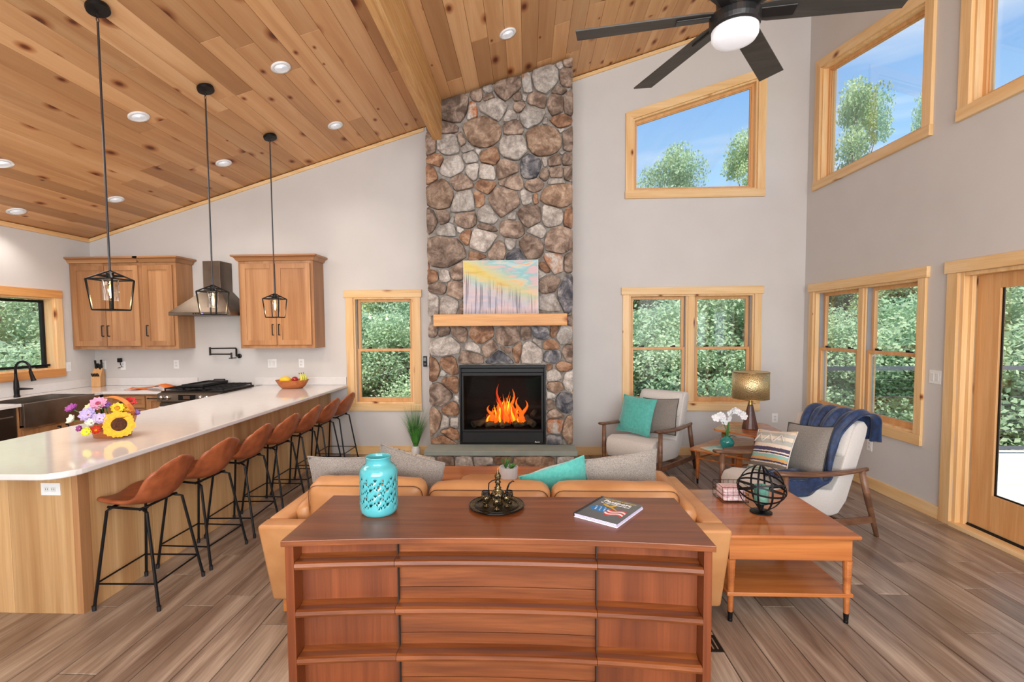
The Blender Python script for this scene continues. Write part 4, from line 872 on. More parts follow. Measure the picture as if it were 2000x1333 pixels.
sf = flower('sunflower', 'large yellow sunflower with brown centre leaning over the front of the basket', (.035, -.125, .085), .083, 22, (250, 184, 22), (92, 46, 16), (1.32, .1), 2, .47, .05, .75)
flower('yellow_flower', 'bright yellow bloom above the sunflower', (.03, -.07, .175), .036, 9, (252, 212, 40), (226, 150, 20), (1.0, 0), 2, .4)
flower('yellow_flower', 'yellow bloom at the right above the sunflower', (.075, -.055, .17), .03, 8, (250, 200, 40), None, (.9, .5), 2)
flower('pink_flower', 'pink bloom at the top of the bouquet', (-.065, -.02, .205), .046, 12, (232, 158, 196), (190, 70, 110), (.9, -.2), 3, .3)
flower('lilac_rose', 'pale lilac ruffled bloom left of the sunflower', (-.115, -.07, .15), .045, 9, (204, 186, 232), None, (1.1, -.4), 3, cup=.5)
flower('lilac_rose', 'second pale lilac bloom just left of the sunflower petals', (-.06, -.105, .125), .036, 8, (216, 196, 234), None, (1.1, -.1), 3, cup=.5)
flower('white_flower', 'white bud bloom low on the left of the bouquet', (-.10, -.105, .105), .028, 6, (232, 236, 220), None, (1.0, -.3), 2, cup=.8)
flower('white_flower', 'cream bloom at far left of the bouquet', (-.19, -.05, .125), .03, 6, (236, 236, 214), None, (1.0, -.9), 2, cup=.8)
flower('green_flower', 'pale green button bloom beside the pink flower', (-.105, -.02, .185), .028, 9, (222, 228, 160), None, (.7, -.4), 2, cup=.5)
flower('chartreuse_flower', 'chartreuse bloom hanging low left of the basket rim', (-.125, -.12, .06), .027, 8, (226, 226, 50), None, (1.3, -.3), 2, cup=.5)
flower('red_flower', 'red and yellow bud on the basket rim', (-.08, -.125, .065), .026, 7, (206, 52, 20), (250, 160, 30), (1.2, -.1), 2, cup=.6)
flower('red_flower', 'red bloom at the upper right under the handle', (.10, .0, .20), .034, 10, (204, 22, 34), None, (.8, .4), 2, cup=.4)
flower('purple_flower', 'purple cluster at the upper left tip of the bouquet', (-.195, .0, .185), .032, 10, (168, 74, 162), None, (.8, -.6), 3, cup=.5)
flower('purple_flower', 'deep purple bloom behind the pink flower', (-.03, -.03, .19), .028, 9, (116, 62, 150), None, (.8, 0), 2, cup=.5)
flower('purple_flower', 'small violet blooms right of the sunflower', (.125, -.05, .135), .026, 8, (134, 96, 176), None, (.9, .6), 3, cup=.5)
flower('purple_flower', 'magenta sprig hanging at the lower left', (-.16, -.07, .075), .02, 7, (150, 60, 130), None, (1.2, -.6), 2, cup=.5)
fo_ = thing('foliage_sprig', 'green leaves tucked between the blooms in the basket', 'leaves', (FBX, FBY, CT+.08))
for k in range(16):
    a = rnd.uniform(-2.9, .4); e_ = rnd.uniform(.06, .12); p = Mv @ Vector((e_*cos(a), e_*.7*sin(a)-.02, .12+rnd.uniform(0, .08))); A = Matrix.Translation(p) @ Matrix.Rotation(rnd.uniform(0, 6), 4, 'Z') @ Matrix.Rotation(rnd.uniform(-.8, .3), 4, 'Y')
    MB().add([A @ Vector(q) for q in ((0,0,0), (.018,-.011,.003), (.045,0,0), (.018,.011,.003), (.02, 0, .006))], [(0,1,4), (1,2,4), (2,3,4), (3,0,4)]).build('leaf', M['leaf'], fo_)
# ---------------------------------------------------------------- pendants and can lights
PXc, PYs = -2.76, (3.13, 4.185, 5.24)
M['bulb'] = emis('filament_bulb', (255, 196, 110), 9); M['rod'] = plain('dark_rod', (62, 62, 66), .4, .7)
pd = thing('pendant_light', 'nearest black lantern pendant hanging over the peninsula, at the left', 'pendant light', (PXc, PYs[0], 0), 0, 'lantern pendants over the peninsula')
zc = cz(PXc)-.006; Mc = Matrix.Translation((0, 0, zc)) @ Matrix.Rotation(-ca, 4, 'Y')
MB().lathe([(.0001, 0), (.065, 0), (.068, -.012), (.066, -.03), (.0001, -.034)], (0, 0, 0), 28, Mc).build('canopy', M['blk'], pd, local=True, smooth=False)
b = MB(); b.tube([(.011*cos(k*PI/5), 0, zc-.055+.014*sin(k*PI/5)) for k in range(10)], .0025, 6, True); b.tube([(0, .010*cos(k*PI/5), zc-.085+.014*sin(k*PI/5)) for k in range(10)], .0025, 6, True); b.build('chain_link', M['blk'], pd, local=True)
MB().tube([(0, 0, zc-.10), (0, 0, 2.03)], .0065, 8).build('rod', M['rod'], pd, local=True)
b = MB(); tz, bz, tw_, bw_ = 1.975, 1.775, .089, .070; r = .0065
T4 = [(-tw_, -tw_, tz), (tw_, -tw_, tz), (tw_, tw_, tz), (-tw_, tw_, tz)]; B4 = [(-bw_, -bw_, bz), (bw_, -bw_, bz), (bw_, bw_, bz), (-bw_, bw_, bz)]; I4 = [(-.05, -.05, 2.01), (.05, -.05, 2.01), (.05, .05, 2.01), (-.05, .05, 2.01)]
for i in range(4):
    j = (i+1) % 4
    for p, q in ((T4[i], T4[j]), (B4[i], B4[j]), (T4[i], B4[i]), (T4[i], (0, 0, 2.035)), ((T4[i][0]*.55, T4[i][1]*.55, 2.0), (T4[j][0]*.55, T4[j][1]*.55, 2.0))): b.tube([p, q], r, 4)
b.build('cage', M['blk'], pd, local=True)
MB().lathe([(.022, .035), (.022, 0), (.045, -.004), (.045, -.01), (.0001, -.01)], (0, 0, 1.985), 16).build('socket', M['blk'], pd, local=True)
MB().lathe([(.045, 0), (.045, -.135), (.0435, -.135), (.0435, 0)], (0, 0, 1.972), 24).build('glass_shade', M['cglass'], pd, local=True, smooth=True)
MB().lathe([(.012, 0), (.014, -.02), (.024, -.055), (.02, -.085), (.008, -.105), (.0001, -.108)], (0, 0, 1.962), 12).build('bulb', M['cglass'], pd, local=True, smooth=True)
MB().lathe([(.0001, 0), (.008, -.012), (.011, -.045), (.007, -.075), (.0001, -.08)], (0, 0, 1.945), 10).build('filament', M['bulb'], pd, local=True, smooth=True)
dup(pd, (PXc, PYs[1], 0), 0, 'middle one of the three black lantern pendants, in front of the range hood')
dup(pd, (PXc, PYs[2], 0), 0, 'farthest black lantern pendant, in front of the right wall cabinet')
for k in range(3):
    l = bpy.data.lights.new('pendant_glow', 'POINT'); l.energy = 6; l.color = (1, .72, .42); l.shadow_soft_size = .02; o = bpy.data.objects.new('pendant_glow', l); COL.objects.link(o); o.location = (PXc, PYs[k], 1.85)
M['lens'] = emis('frosted_lens', (236, 236, 240), .45)
cans = [(-2.13, 4.27, 'recessed ceiling light between the nearest pendant and the beam, highest of the left group'), (-3.43, 4.27, 'recessed ceiling light right of the nearest pendant rod'), (-2.13, 5.48, 'recessed ceiling light nearest the beam and the back wall'), (-3.43, 5.48, 'recessed ceiling light between the middle and far pendants'),
        (-4.72, 5.48, 'recessed ceiling light just right of the nearest pendant rod, low on the slope'), (-5.47, 5.06, 'lowest recessed ceiling light, near the left wall'), (-4.72, 4.26, 'recessed ceiling light at the left edge of the view'), (-.17, 4.88, 'recessed ceiling light right of the beam, above the stone chimney')]
rc = None
for x, y, lb in cans:
    if rc is None:
        rc = thing('recessed_light', lb, 'ceiling light', (x, y, cz(x)), 0, 'recessed lights in the pine ceiling'); rc.rotation_euler = (0, -ca, 0)
        MB().lathe([(.083, .004), (.085, -.006), (.062, -.010), (.055, -.004)], (0, 0, 0), 32).build('trim_ring', M['white'], rc, local=True, smooth=True)
        MB().lathe([(.055, -.005), (.03, -.001), (.0001, .0)], (0, 0, 0), 24).build('lens', M['lens'], rc, local=True, smooth=True)
    else:
        o = dup(rc, (x, y, cz(x)), None, lb); o.rotation_euler = (0, -ca, 0)
    l = bpy.data.lights.new('can_glow', 'SPOT'); l.energy = 22; l.spot_size = 2.0; l.spot_blend = .8; l.shadow_soft_size = .05; l.color = (1, .93, .85)
    o = bpy.data.objects.new('can_glow', l); COL.objects.link(o); o.location = (x, y, cz(x)-.03)
# ---------------------------------------------------------------- bar stools
st = thing('bar_stool', 'bar stool', 'bar stool', (0, 0, 0), 0, 'cognac leather bar stools at the peninsula')
prof = [(-.215, .605), (-.20, .628), (-.10, .615), (.0, .598), (.075, .60), (.125, .63), (.16, .69), (.185, .76), (.20, .805), (.208, .838), (.213, .858), (.215, .872)]
nu = len(prof)
sb = MB(); nv = 12
for i, (x, z) in enumerate(prof):
    u = i/(nu-1)
    hw = (.14+.065*math.sin(PI*min(1, u*1.6+.18)*.62)) if u < .5 else .205*math.sqrt(max(.10, 1-(max(0, u-.48)/.55)**2.2))
    if u < .25: hw = .205*math.sqrt(max(.03, 1-((.25-u)/.27)**2.4))
    for j in range(nv+1):
        t = 2*j/nv-1; curl = t*t
        back = min(1, max(0, (u-.35)/.3))
        wg = math.exp(-((u-.5)/.17)**2)
        sb.v.append((x-.035*curl*back-.028*curl*wg, hw*t, z+.045*curl*(1-back)*(1-abs(u-.45))+.03*curl*back*(1-u)+.030*curl*wg-.05*curl*max(0, (u-.6)/.4)))
sb.f = [(i*(nv+1)+j, (i+1)*(nv+1)+j, (i+1)*(nv+1)+j+1, i*(nv+1)+j+1) for i in range(nu-1) for j in range(nv)]
so_ = sb.build('seat_shell', M['stool'], st, local=True, smooth=True)
m_ = so_.modifiers.new('solid', 'SOLIDIFY'); m_.thickness = .026; m_.offset = 0
m_ = so_.modifiers.new('sub', 'SUBSURF'); m_.levels = 1; m_.render_levels = 1
fx, bx, fy = -.17, .20, .195
MB().tube([(-.15, -.13, .592), (.04, -.13, .578), (.085, -.12, .59)], .008, 8).tube([(-.15, .13, .592), (.04, .13, .578), (.085, .12, .59)], .008, 8).tube([(-.13, -.14, .588), (-.13, .14, .588)], .008, 8).tube([(.05, -.14, .578), (.05, .14, .578)], .008, 8).build('seat_frame', M['blk'], st, local=True)
for sx, sy in ((-1, -1), (-1, 1), (1, -1), (1, 1)):
    top = (-.125, sy*.13, .588) if sx < 0 else (.06, sy*.13, .58); top2 = (-.14, sy*.15, .575) if sx < 0 else (.10, sy*.15, .565); ft = (-.20, sy*.2, .012) if sx < 0 else (.185, sy*.2, .012)
    lg = MB().tube([top, top2, ft], .0085, 8).build('leg', M['blk'], st, local=True)
    MB().lathe([(.0105, .0), (.0125, .03), (.0001, .03)], (ft[0], ft[1], 0), 10).build('foot_cap', M['rod'], lg, local=True)
def lerp3(a, b, t): return tuple(a[i]+(b[i]-a[i])*t for i in range(3))
def legp(sx, sy, z):
    a = (-.14, sy*.15, .575) if sx < 0 else (.10, sy*.15, .565); f_ = (-.20, sy*.2, .012) if sx < 0 else (.185, sy*.2, .012); return lerp3(f_, a, (z-.012)/(a[2]-.012))
for (a, c) in (((-1, -1), (1, -1)), ((-1, 1), (1, 1)), ((-1, -1), (-1, 1)), ((1, -1), (1, 1))):
    if a[0] == 1: continue
    z_ = .155 if a[0] != c[0] else .16; MB().tube([legp(*a, z_), legp(*c, z_)], .0055, 6).build('footrest_bar', M['blk'], st, local=True)
MB().tube([legp(1, -1, .155), legp(1, 1, .155)], .0055, 6).build('footrest_bar', M['blk'], st, local=True)
names = ['nearest cognac leather bar stool, closest to the camera', 'second cognac leather bar stool from the near end of the peninsula', 'third cognac leather bar stool from the near end of the peninsula', 'fourth, middle one of the seven cognac leather bar stools',
         'third cognac leather bar stool counted from the back wall', 'second cognac leather bar stool from the back wall', 'farthest cognac leather bar stool, next to the single window']
for k in range(7):
    o = st if k == 0 else dup(st, (0, 0, 0))
    o.location = (-2.34, 2.86+.493*k, 0); o.rotation_euler = (0, 0, (.02, -.03, .04, -.02, .03, 0, -.02)[k]); o['label'] = names[k]
# ================================================================ dresser
dr = thing('dresser', 'wide walnut mid-century dresser with curved front and lipped drawers, behind the sofa', 'dresser', (-.13, 2.17, 0))
DT = .77
def fc_(x): u = (x+.135)/.876; return 1.90+.052*(1-min(1, abs(u))**2)   # concave front line
tp_ = [(-1.011+1.752*k/16, fc_(-1.011+1.752*k/16)) for k in range(17)]+[(.741, 2.45), (-1.011, 2.45)]
MB().prism(tp_, DT-.026, DT, 'z').build('top', M['dress'], dr, bevel=.003)
for x0, x1 in ((-1.0, -.964), (.699, .732)): box(x0, x1, fc_(x0)+.012, 2.44, .0, DT-.027).build('side_panel', M['dressz'], dr, bevel=.002)
box(-.963, .698, 2.42, 2.44, .08, DT-.027).build('back_panel', M['dress'], dr)
box(-.963, .698, 2.05, 2.419, .005, .025).build('bottom_panel', M['dress'], dr)
cols = ((-.963, -.555), (-.551, .283), (.287, .698)); rails = (.662, .458, .256, .056)
def strip(x0, x1, z0, z1, dy0, dy1, n=6):
    b = MB(); v = []; 
    for k in range(n+1):
        x = x0+(x1-x0)*k/n; y = fc_(x); v += [(x, y+dy0, z0), (x, y+dy0, z1), (x, y+dy1, z1), (x, y+dy1, z0)]
    f = [(0, 1, 2, 3), (n*4+3, n*4+2, n*4+1, n*4)]
    for k in range(n): f += [(k*4+a, (k+1)*4+a, (k+1)*4+(a+1) % 4, k*4+(a+1) % 4) for a in range(4)]
    return b.add(v, [q[::-1] for q in f])
for ci, (x0, x1) in enumerate(cols):
    top = DT-.03
    for ri, rz_ in enumerate(rails):
        nxt = rails[ri+1] if ri+1 < len(rails) else .03
        z1 = top if ri == 0 else zprev; zl = rz_-.07 if ri == 0 else rz_-.002
        zmid = nxt+.066
        if ci == 1:
            dwr = strip(x0, x1, zmid+.001 if ri < 3 else .03, z1-.001, .075, .09).build('drawer', M['dress'], dr); zprev = zmid-.001
        else:
            zn = nxt
            dwr = strip(x0, x1, rz_-.012 if ri == 0 else zlow, z1-.001, .08, .095).build('drawer', M['dressz'], dr) if ri == 0 else strip(x0, x1, rz_-.012, zprev-.002, .08, .095).build('drawer', M['dressz'], dr)
            zprev = rz_-.012
        # long lip pull
        b = MB(); n = 8; v = []; pf = [(.079, -.030), (.03, -.026), (.006, -.020), (.0, -.008), (.003, .006), (.014, .011), (.05, .008), (.079, .020)]
        a0, a1 = (x0-.004 if ci != 0 else x0+.0), (x1)
        for k in range(n+1):
            x = a0+.001+(a1-a0-.002)*k/n; y = fc_(x)+.004
            v += [(x, y+p[0], rz_+p[1]) for p in pf]
        m8 = len(pf); f = [tuple(range(m8)), tuple(n*m8+q for q in range(m8))[::-1]]
        for k in range(n): f += [(k*m8+q, (k+1)*m8+q, (k+1)*m8+(q+1) % m8, k*m8+(q+1) % m8)[::-1] for q in range(m8)]
        b.add(v, f); b.build('drawer_pull', M['dress'], dwr)
box(-.5548, -.5512, 1.99, 2.04, .03, DT-.03).build('divider', M['gap'], dr); box(.2832, .2868, 1.99, 2.04, .03, DT-.03).build('divider', M['gap'], dr)
# lantern vase with pierced wall
vs = thing('lantern_vase', 'turquoise ceramic jar lantern with a pierced geometric wall, on the left of the dresser', 'vase', (-.70, 2.225, DT+.001))
b = MB(); pv = [(.062, 0), (.072, .004), (.079, .016), (.081, .034)]+[(.081, .034+.0125*k) for k in range(1, 11)]+[(.081, .172), (.078, .188), (.066, .2), (.055, .206), (.053, .215), (.053, .236), (.056, .238)]
n_ = 56; v = []; f = []
for i, (r, z) in enumerate(pv):
    for k in range(n_): a = 2*PI*k/n_; v.append((-.70+1.05*r*cos(a), 2.225+1.05*r*sin(a), DT+.001+z*1.12))
for i in range(len(pv)-1):
    for k in range(n_):
        a, b_, c_, d_ = i*n_+k, i*n_+(k+1) % n_, (i+1)*n_+(k+1) % n_, (i+1)*n_+k
        if 3 <= i <= 12:
            ph = (k % 8, (i-3) % 5); tri = None
            if ph in ((1, 1), (5, 3), (3, 4), (7, 0)): tri = 0
            elif ph in ((2, 2), (6, 1), (4, 0), (0, 3)): tri = 1
            elif ph in ((3, 1), (7, 2), (5, 0), (1, 3), (2, 4), (6, 4)): tri = 2
            elif ph in ((0, 1), (4, 2), (6, 3)): tri = 3
            mid = len(v)
            if tri is not None:
                x = [sum(v[q][w] for q in (a, b_, c_, d_))/4 for w in range(3)]
                if tri == 0: f += [(a, b_, c_)]
                elif tri == 1: f += [(a, c_, d_)]
                elif tri == 2: f += [(a, b_, d_)]
                else: pass
                continue
        f.append((a, b_, c_, d_))
f.append(tuple(range(n_))[::-1]); b.v = v; b.f = f
b.build('jar', M['teal'], vs, smooth=True, solid=.005)
# tray with coffee set
m, t, pb = newmat('engraved_brass'); pb.inputs['Roughness'].default_value = .3; pb.inputs['Metallic'].default_value = .85
v_, _ = coords(t, (1, 1, 1)); vo = nd(t, 'ShaderNodeTexVoronoi'); vo.feature = 'DISTANCE_TO_EDGE'; t.links.new(v_, vo.inputs['Vector']); vo.inputs['Scale'].default_value = 130
t.links.new(ramp(t, vo.outputs['Distance'], [(.02, (.42, .29, .12, 1)), (.07, (.010, .009, .009, 1))]), pb.inputs['Base Color']); M['engr'] = m
M['blkg'] = plain('black_glaze', (22, 19, 18), .18, .6)
TX, TY = -.15, 2.305
tr = thing('serving_tray', 'round black and gold engraved tray in the middle of the dresser', 'tray', (TX, TY, DT+.001))
MB().lathe([(.0001, .004), (.10, .004), (.103, .010), (.128, .013), (.132, .011), (.130, .006), (.105, .002), (.0001, 0)], (TX, TY, DT+.001), 48).build('dish', M['engr'], tr, smooth=True)
MB().tube([(TX+.131*cos(a*PI/24), TY+.131*sin(a*PI/24), DT+.012) for a in range(48)], .0035, 6, True).build('rim', M['blkg'], tr, smooth=True)
MB().tube([(TX+.103*cos(a*PI/24), TY+.103*sin(a*PI/24), DT+.011) for a in range(48)], .0028, 6, True).build('rim', M['blkg'], tr, smooth=True)
pz = DT+.0065; PX, PY = TX+.005, TY+.025
cp = thing('coffee_pot', 'slender black and gold engraved coffee pot standing on the round tray', 'coffee pot', (PX, PY, pz))
MB().lathe([(.022, 0), (.024, .004), (.012, .012), (.014, .018), (.034, .032), (.036, .046), (.028, .062), (.014, .074), (.018, .08), (.012, .086), (.011, .10), (.016, .108), (.012, .113), (.014, .128), (.016, .134)], (PX, PY, pz), 24).build('body', M['engr'], cp, smooth=True)
MB().lathe([(.016, 0), (.017, .003), (.012, .013), (.004, .024), (.005, .03), (.002, .036), (.0015, .055), (.0001, .056)], (PX, PY, pz+.134), 18).build('lid', M['engr'], cp, smooth=True)
MB().tube([(PX+.03, PY, pz+.042), (PX+.042, PY, pz+.055), (PX+.048, PY, pz+.08), (PX+.056, PY, pz+.10), (PX+.072, PY, pz+.112), (PX+.08, PY, pz+.11)], [.006, .005, .0042, .0036, .0032, .003], 8).build('spout', M['blkg'], cp, smooth=True)
MB().tube([(PX-.012, PY, pz+.118), (PX-.03, PY, pz+.112), (PX-.044, PY, pz+.10), (PX-.046, PY, pz+.075), (PX-.042, PY, pz+.05), (PX-.032, PY, pz+.038)], .0028, 8).build('handle', M['blkg'], cp, smooth=True)
gob = None
for gx, gy, lb in ((-.048, -.012, 'front-left small engraved goblet on the tray'), (.004, -.052, 'front-centre small engraved goblet on the tray'), (.05, -.008, 'front-right small engraved goblet on the tray'), (-.056, .036, 'rear-left engraved goblet, below the coffee pot handle'), (.058, .042, 'rear-right engraved goblet, below the coffee pot spout')):
    if gob is None:
        gob = thing('goblet', lb, 'cup', (TX+gx, TY+gy, pz), 0, 'goblets on the round tray')
        MB().lathe([(.014, 0), (.014, .002), (.003, .008), (.003, .016), (.012, .022), (.0205, .034), (.0215, .044), (.019, .056), (.0175, .056), (.019, .044), (.017, .034), (.0001, .026)], (0, 0, 0), 20).build('cup', M['engr'], gob, local=True, smooth=True)
        MB().lathe([(.0188, 0), (.0195, .0025), (.0175, .0025), (.0172, 0)], (0, 0, .055), 20).build('rim', M['blkg'], gob, local=True)
    else: dup(gob, (TX+gx, TY+gy, pz), 0, lb)
# guide book
ba = math.radians(-36); BM = Matrix.Translation((.378, 2.237, DT+.001)) @ Matrix.Rotation(ba, 4, 'Z')
bo = thing('spiral_book', 'spiral-bound passport guide book with flag and eagle cover, right side of the dresser', 'book', (.378, 2.237, DT+.001), ba)
M['cover'] = plain('book_cover', (66, 72, 76), .25, col2=(58, 62, 66), coat=.5); M['paper'] = plain('paper_edge', (226, 218, 236), .8, col2=(200, 190, 220), nscale=300)
w2, h2 = .106, .139
for i, (z0, z1, mt_) in enumerate(((0, .006, 'paper'), (.0065, .011, 'paper'), (.0115, .0165, 'paper'))):
    box(-w2+.004, w2-.002*i, -h2, h2, z0+.0012, z1).build('page_block', M[mt_], bo, local=True)
box(-w2, w2+.001, -h2-.001, h2+.001, 0, .001).build('back_cover', M['white'], bo, local=True)
cv = box(-w2, w2+.001, -h2-.001, h2+.001, .0168, .0178).build('front_cover', M['cover'], bo, local=True)
for k in range(26): yy = -h2+.006+k*(2*h2-.012)/25; MB().tube([(-w2+.004+.009*cos(a*PI/5), yy, .009+.0115*sin(a*PI/5)) for a in range(10)], .0011, 4, True).build('spiral_ring', M['blk'], bo, local=True)
zc_ = .0179
M['gold'] = plain('gold_ink', (206, 170, 70), .5); M['ink_w'] = plain('white_ink', (240, 240, 240), .5); M['ink_b'] = plain('blue_ink', (20, 120, 190), .5); M['ink_r'] = plain('red_ink', (206, 66, 72), .5)
text("COLLECTOR'S EDITION", 'lettering', M['gold'], cv, .0155, (.0, .112, zc_), (0, 0, 0), .0003, 'CENTER', bold=.0003)
text('Passport', 'lettering', M['ink_w'], cv, .040, (.0, .078, zc_), (0, 0, 0), .0003, 'CENTER', bold=.0011)
text('to Your National Parks', 'lettering', M['ink_w'], cv, .0155, (.0, .058, zc_), (0, 0, 0), .0003, 'CENTER', bold=.0004)
def flat(name, mat, pts, z=0): return MB().prism(pts, zc_+z, zc_+z+.0003, 'z').build(name, mat, cv, local=True)
def wavy(x0, x1, ya, yb, am): 
    n = 10; up = [(x0+(x1-x0)*k/n, ya+am*sin(k/n*2*PI)) for k in range(n+1)]; dn = [(x0+(x1-x0)*k/n, yb+am*sin(k/n*2*PI)) for k in range(n+1)]; return dn+up[::-1]
flat('flag_canton', M['ink_b'], [(-.085, -.03), (-.07, .01), (-.03, .018), (.0, .0), (.0, -.055), (-.03, -.05), (-.06, -.052)])
for k in range(5): flat('flag_stripe', M['ink_r'] if k % 2 == 0 else M['ink_w'], wavy(.0, .088, -.01-.014*k, .004-.014*k, -.012))
for a in range(3):
    for c in range(3):
        sx, sy = -.062+.022*a+.005*c, .0-.018*c; flat('star', M['ink_w'], [(sx+(.0055 if k % 2 == 0 else .0025)*sin(k*PI/5), sy+(.0055 if k % 2 == 0 else .0025)*cos(k*PI/5)) for k in range(10)], .0003)
flat('eagle_emblem', M['gold'], [(-.055, .05), (-.035, .048), (-.015, .034), (-.004, .05), (.014, .058), (.012, .04), (.004, .026), (.03, .008), (.042, -.006), (.02, .002), (-.006, .018), (-.028, .022), (-.046, .034)], .0006)
# ================================================================ pillows
def pillow(name, label, cat, w, h, th, Mx, mat, mat_front=None, group=None, pipe=None, n=12, seed=0, wr=.012):
    as_ = 1.55 if name == 'throw_pillow' else 1
    loc = Mx.to_translation(); t_ = thing(name, label, cat, loc, 0, group)
    def surf(sgn):
        b = MB()
        for i in range(n+1):
            for j in range(n+1):
                u, v = 2*i/n-1, 2*j/n-1; u_, v_ = math.copysign(abs(u)**.8, u), math.copysign(abs(v)**.8, v)
                x = w/2*u_*(1-.07*(1-v_*v_)); z = h/2*v_*(1-.07*(1-u_*u_))
                d = th/2*(as_ if sgn > 0 else 2-as_)*max(0, (1-abs(u_)**2.6)*(1-abs(v_)**2.6))**.55
                k = mnoise.noise(Vector((x*7+seed, z*7, sgn)))*wr*(0 if i in (0, n) or j in (0, n) else 1)
                b.v.append(Mx @ Vector((x, sgn*d+k, z)))
        b.f = [(i*(n+1)+j, i*(n+1)+j+1, (i+1)*(n+1)+j+1, (i+1)*(n+1)+j) if sgn > 0 else (i*(n+1)+j, (i+1)*(n+1)+j, (i+1)*(n+1)+j+1, i*(n+1)+j+1) for i in range(n) for j in range(n)]
        return b
    a, b_ = surf(1), surf(-1)
    a.build('back_cover', mat, t_, smooth=True); b_.build('front_cover', mat_front or mat, t_, smooth=True)
    e = []
    for u, v in [(-1+2*k/n, -1) for k in range(n)]+[(1, -1+2*k/n) for k in range(n)]+[(1-2*k/n, 1) for k in range(n)]+[(-1, 1-2*k/n) for k in range(n)]:
        u_, v_ = math.copysign(abs(u)**.8, u), math.copysign(abs(v)**.8, v); e.append(Mx @ Vector((w/2*u_*(1-.07*(1-v_*v_)), 0, h/2*v_*(1-.07*(1-u_*u_)))))
    MB().tube(e, .0045, 6, True).build('piping', pipe or mat, t_, smooth=True); return t_
def PM(x, y, z, rz, lean, roll): return Matrix.Translation((x, y, z)) @ Matrix.Rotation(rz, 4, 'Z') @ Matrix.Rotation(lean, 4, 'X') @ Matrix.Rotation(roll, 4, 'Y')
# ================================================================ sofa
M['seam'] = plain('leather_seam', (112, 70, 36), .6)
sf_ = thing('sofa', 'tan leather three-seat sofa seen from behind, facing the fireplace', 'sofa', (-.22, 3.0, 0))
b = MB(); XA, XB = -1.46, 1.06
def slab(x0, x1, pts_): return MB().prism(pts_, x0, x1, 'x')
slab(XA, XB, [(2.50, .58), (2.62, .58), (2.72, .09), (2.64, .09)]).build('back_frame', M['sofa'], sf_, bevel=.02, seg=3, smooth=True)
for x0, x1 in ((XA, XA+.12), (XB-.12, XB)):
    slab(x0, x1, [(2.622, .578), (3.46, .572), (3.49, .54), (3.47, .09), (2.722, .09)]).build('arm', M['sofa'], sf_, bevel=.018, seg=3, smooth=True)
box(XA+.12, XB-.12, 2.73, 3.45, .09, .25).build('seat_base', M['sofa'], sf_, bevel=.01)
for k in range(3):
    x0 = -1.335+k*.758; x1 = x0+.753
    c_ = MB().rbox(((x0+x1)/2, 3.17, .335), ((x1-x0)/2, .31, .085), .045, (.0, .005, .02), wr=.006, seed=k).build('seat_cushion', M['sofa'], sf_, smooth=True)
for k, (x0, x1, zt) in enumerate(((-1.28, -.59, .752), (-.578, .128, .732), (.138, .86, .732))):
    Mx = Matrix.Translation(((x0+x1)/2, 2.80, zt-.19)) @ Matrix.Rotation(.10, 4, 'X')
    h3 = ((x1-x0)/2, .085, .19)
    c_ = MB().rbox((0, 0, 0), h3, .06, (.0, .035, .012), n=11, M=Mx, wr=.010, seed=k*5).build('back_cushion', M['sofa'], sf_, smooth=True)
    e = []
    hx, hz, r = h3[0]-.012, h3[2]-.010, .05
    for (cx, cz_, a0) in ((hx-r, hz-r, 0), (-hx+r, hz-r, 90), (-hx+r, -hz+r, 180), (hx-r, -hz+r, 270)):
        for q in range(5): a = math.radians(a0+q*22.5); e.append(Mx @ Vector((cx+r*cos(a), -.074, cz_+r*sin(a))))
    MB().tube(e, .0028, 6, True).build('piping', M['seam'], c_, smooth=True)
for sx, xx in ((-1, XA+.165), (1, XB-.162)):
    Mx = Matrix.Translation((xx, 3.08, .50)) @ Matrix.Rotation(sx*.12, 4, 'Y')
    MB().rbox((0, 0, 0), (.05, .38, .13), .045, (.012, 0, .01), M=Mx, wr=.01, seed=sx*3).build('arm_cushion', M['sofa'], sf_, smooth=True)
for x, y in ((XA+.07, 2.71), (XB-.07, 2.71), (XA+.07, 3.42), (XB-.07, 3.42)): box(x-.03, x+.03, y-.03, y+.03, 0, .09).build('foot', M['teak'], sf_, bevel=.004)
M['floral'] = None
m, t, pb = newmat('floral_cream'); v_, _ = coords(t, (1, 1, 1), 'obj'); pb.inputs['Roughness'].default_value = .95
vo = nd(t, 'ShaderNodeTexVoronoi'); vo.feature = 'DISTANCE_TO_EDGE'; t.links.new(v_, vo.inputs['Vector']); vo.inputs['Scale'].default_value = 28
c = mix(t, ramp(t, vo.outputs['Distance'], [(.03, (1, 1, 1, 1)), (.07, (0, 0, 0, 1))]), L(222, 216, 204), L(96, 98, 110)); t.links.new(c, pb.inputs['Base Color']); M['floral'] = m
G = 'cushions along the sofa back'
pillow('throw_pillow', 'grey tweed cushion at the left end of the sofa, left of the turquoise jar', 'cushion', .44, .42, .13, PM(-1.16, 3.02, .64, .1, .30, .02), M['greyt'], M['greyt'], G, M['greyt'], wr=.016)
pillow('throw_pillow', 'grey tweed cushion with floral cream face, right of the turquoise jar', 'cushion', .46, .44, .15, PM(-.76, 3.08, .64, -.3, .26, .22), M['floral'], M['greyt'], G, M['greyt'], seed=3, wr=.016)
pillow('throw_pillow', 'aqua velvet cushion tilted over the sofa back, beside a grey one', 'cushion', .42, .42, .13, PM(.19, 3.02, .60, .25, .34, -.3), M['tealv'], M['tealv2'] if 'tealv2' in M else M['tealv'], G, M['tealv'], seed=5, wr=.016)
pillow('throw_pillow', 'grey tweed cushion at the right end of the sofa with a patterned face', 'cushion', .46, .44, .17, PM(.60, 3.06, .635, .1, .24, -.14), M['floral'], M['greyt'], G, M['greyt'], seed=9, wr=.02)
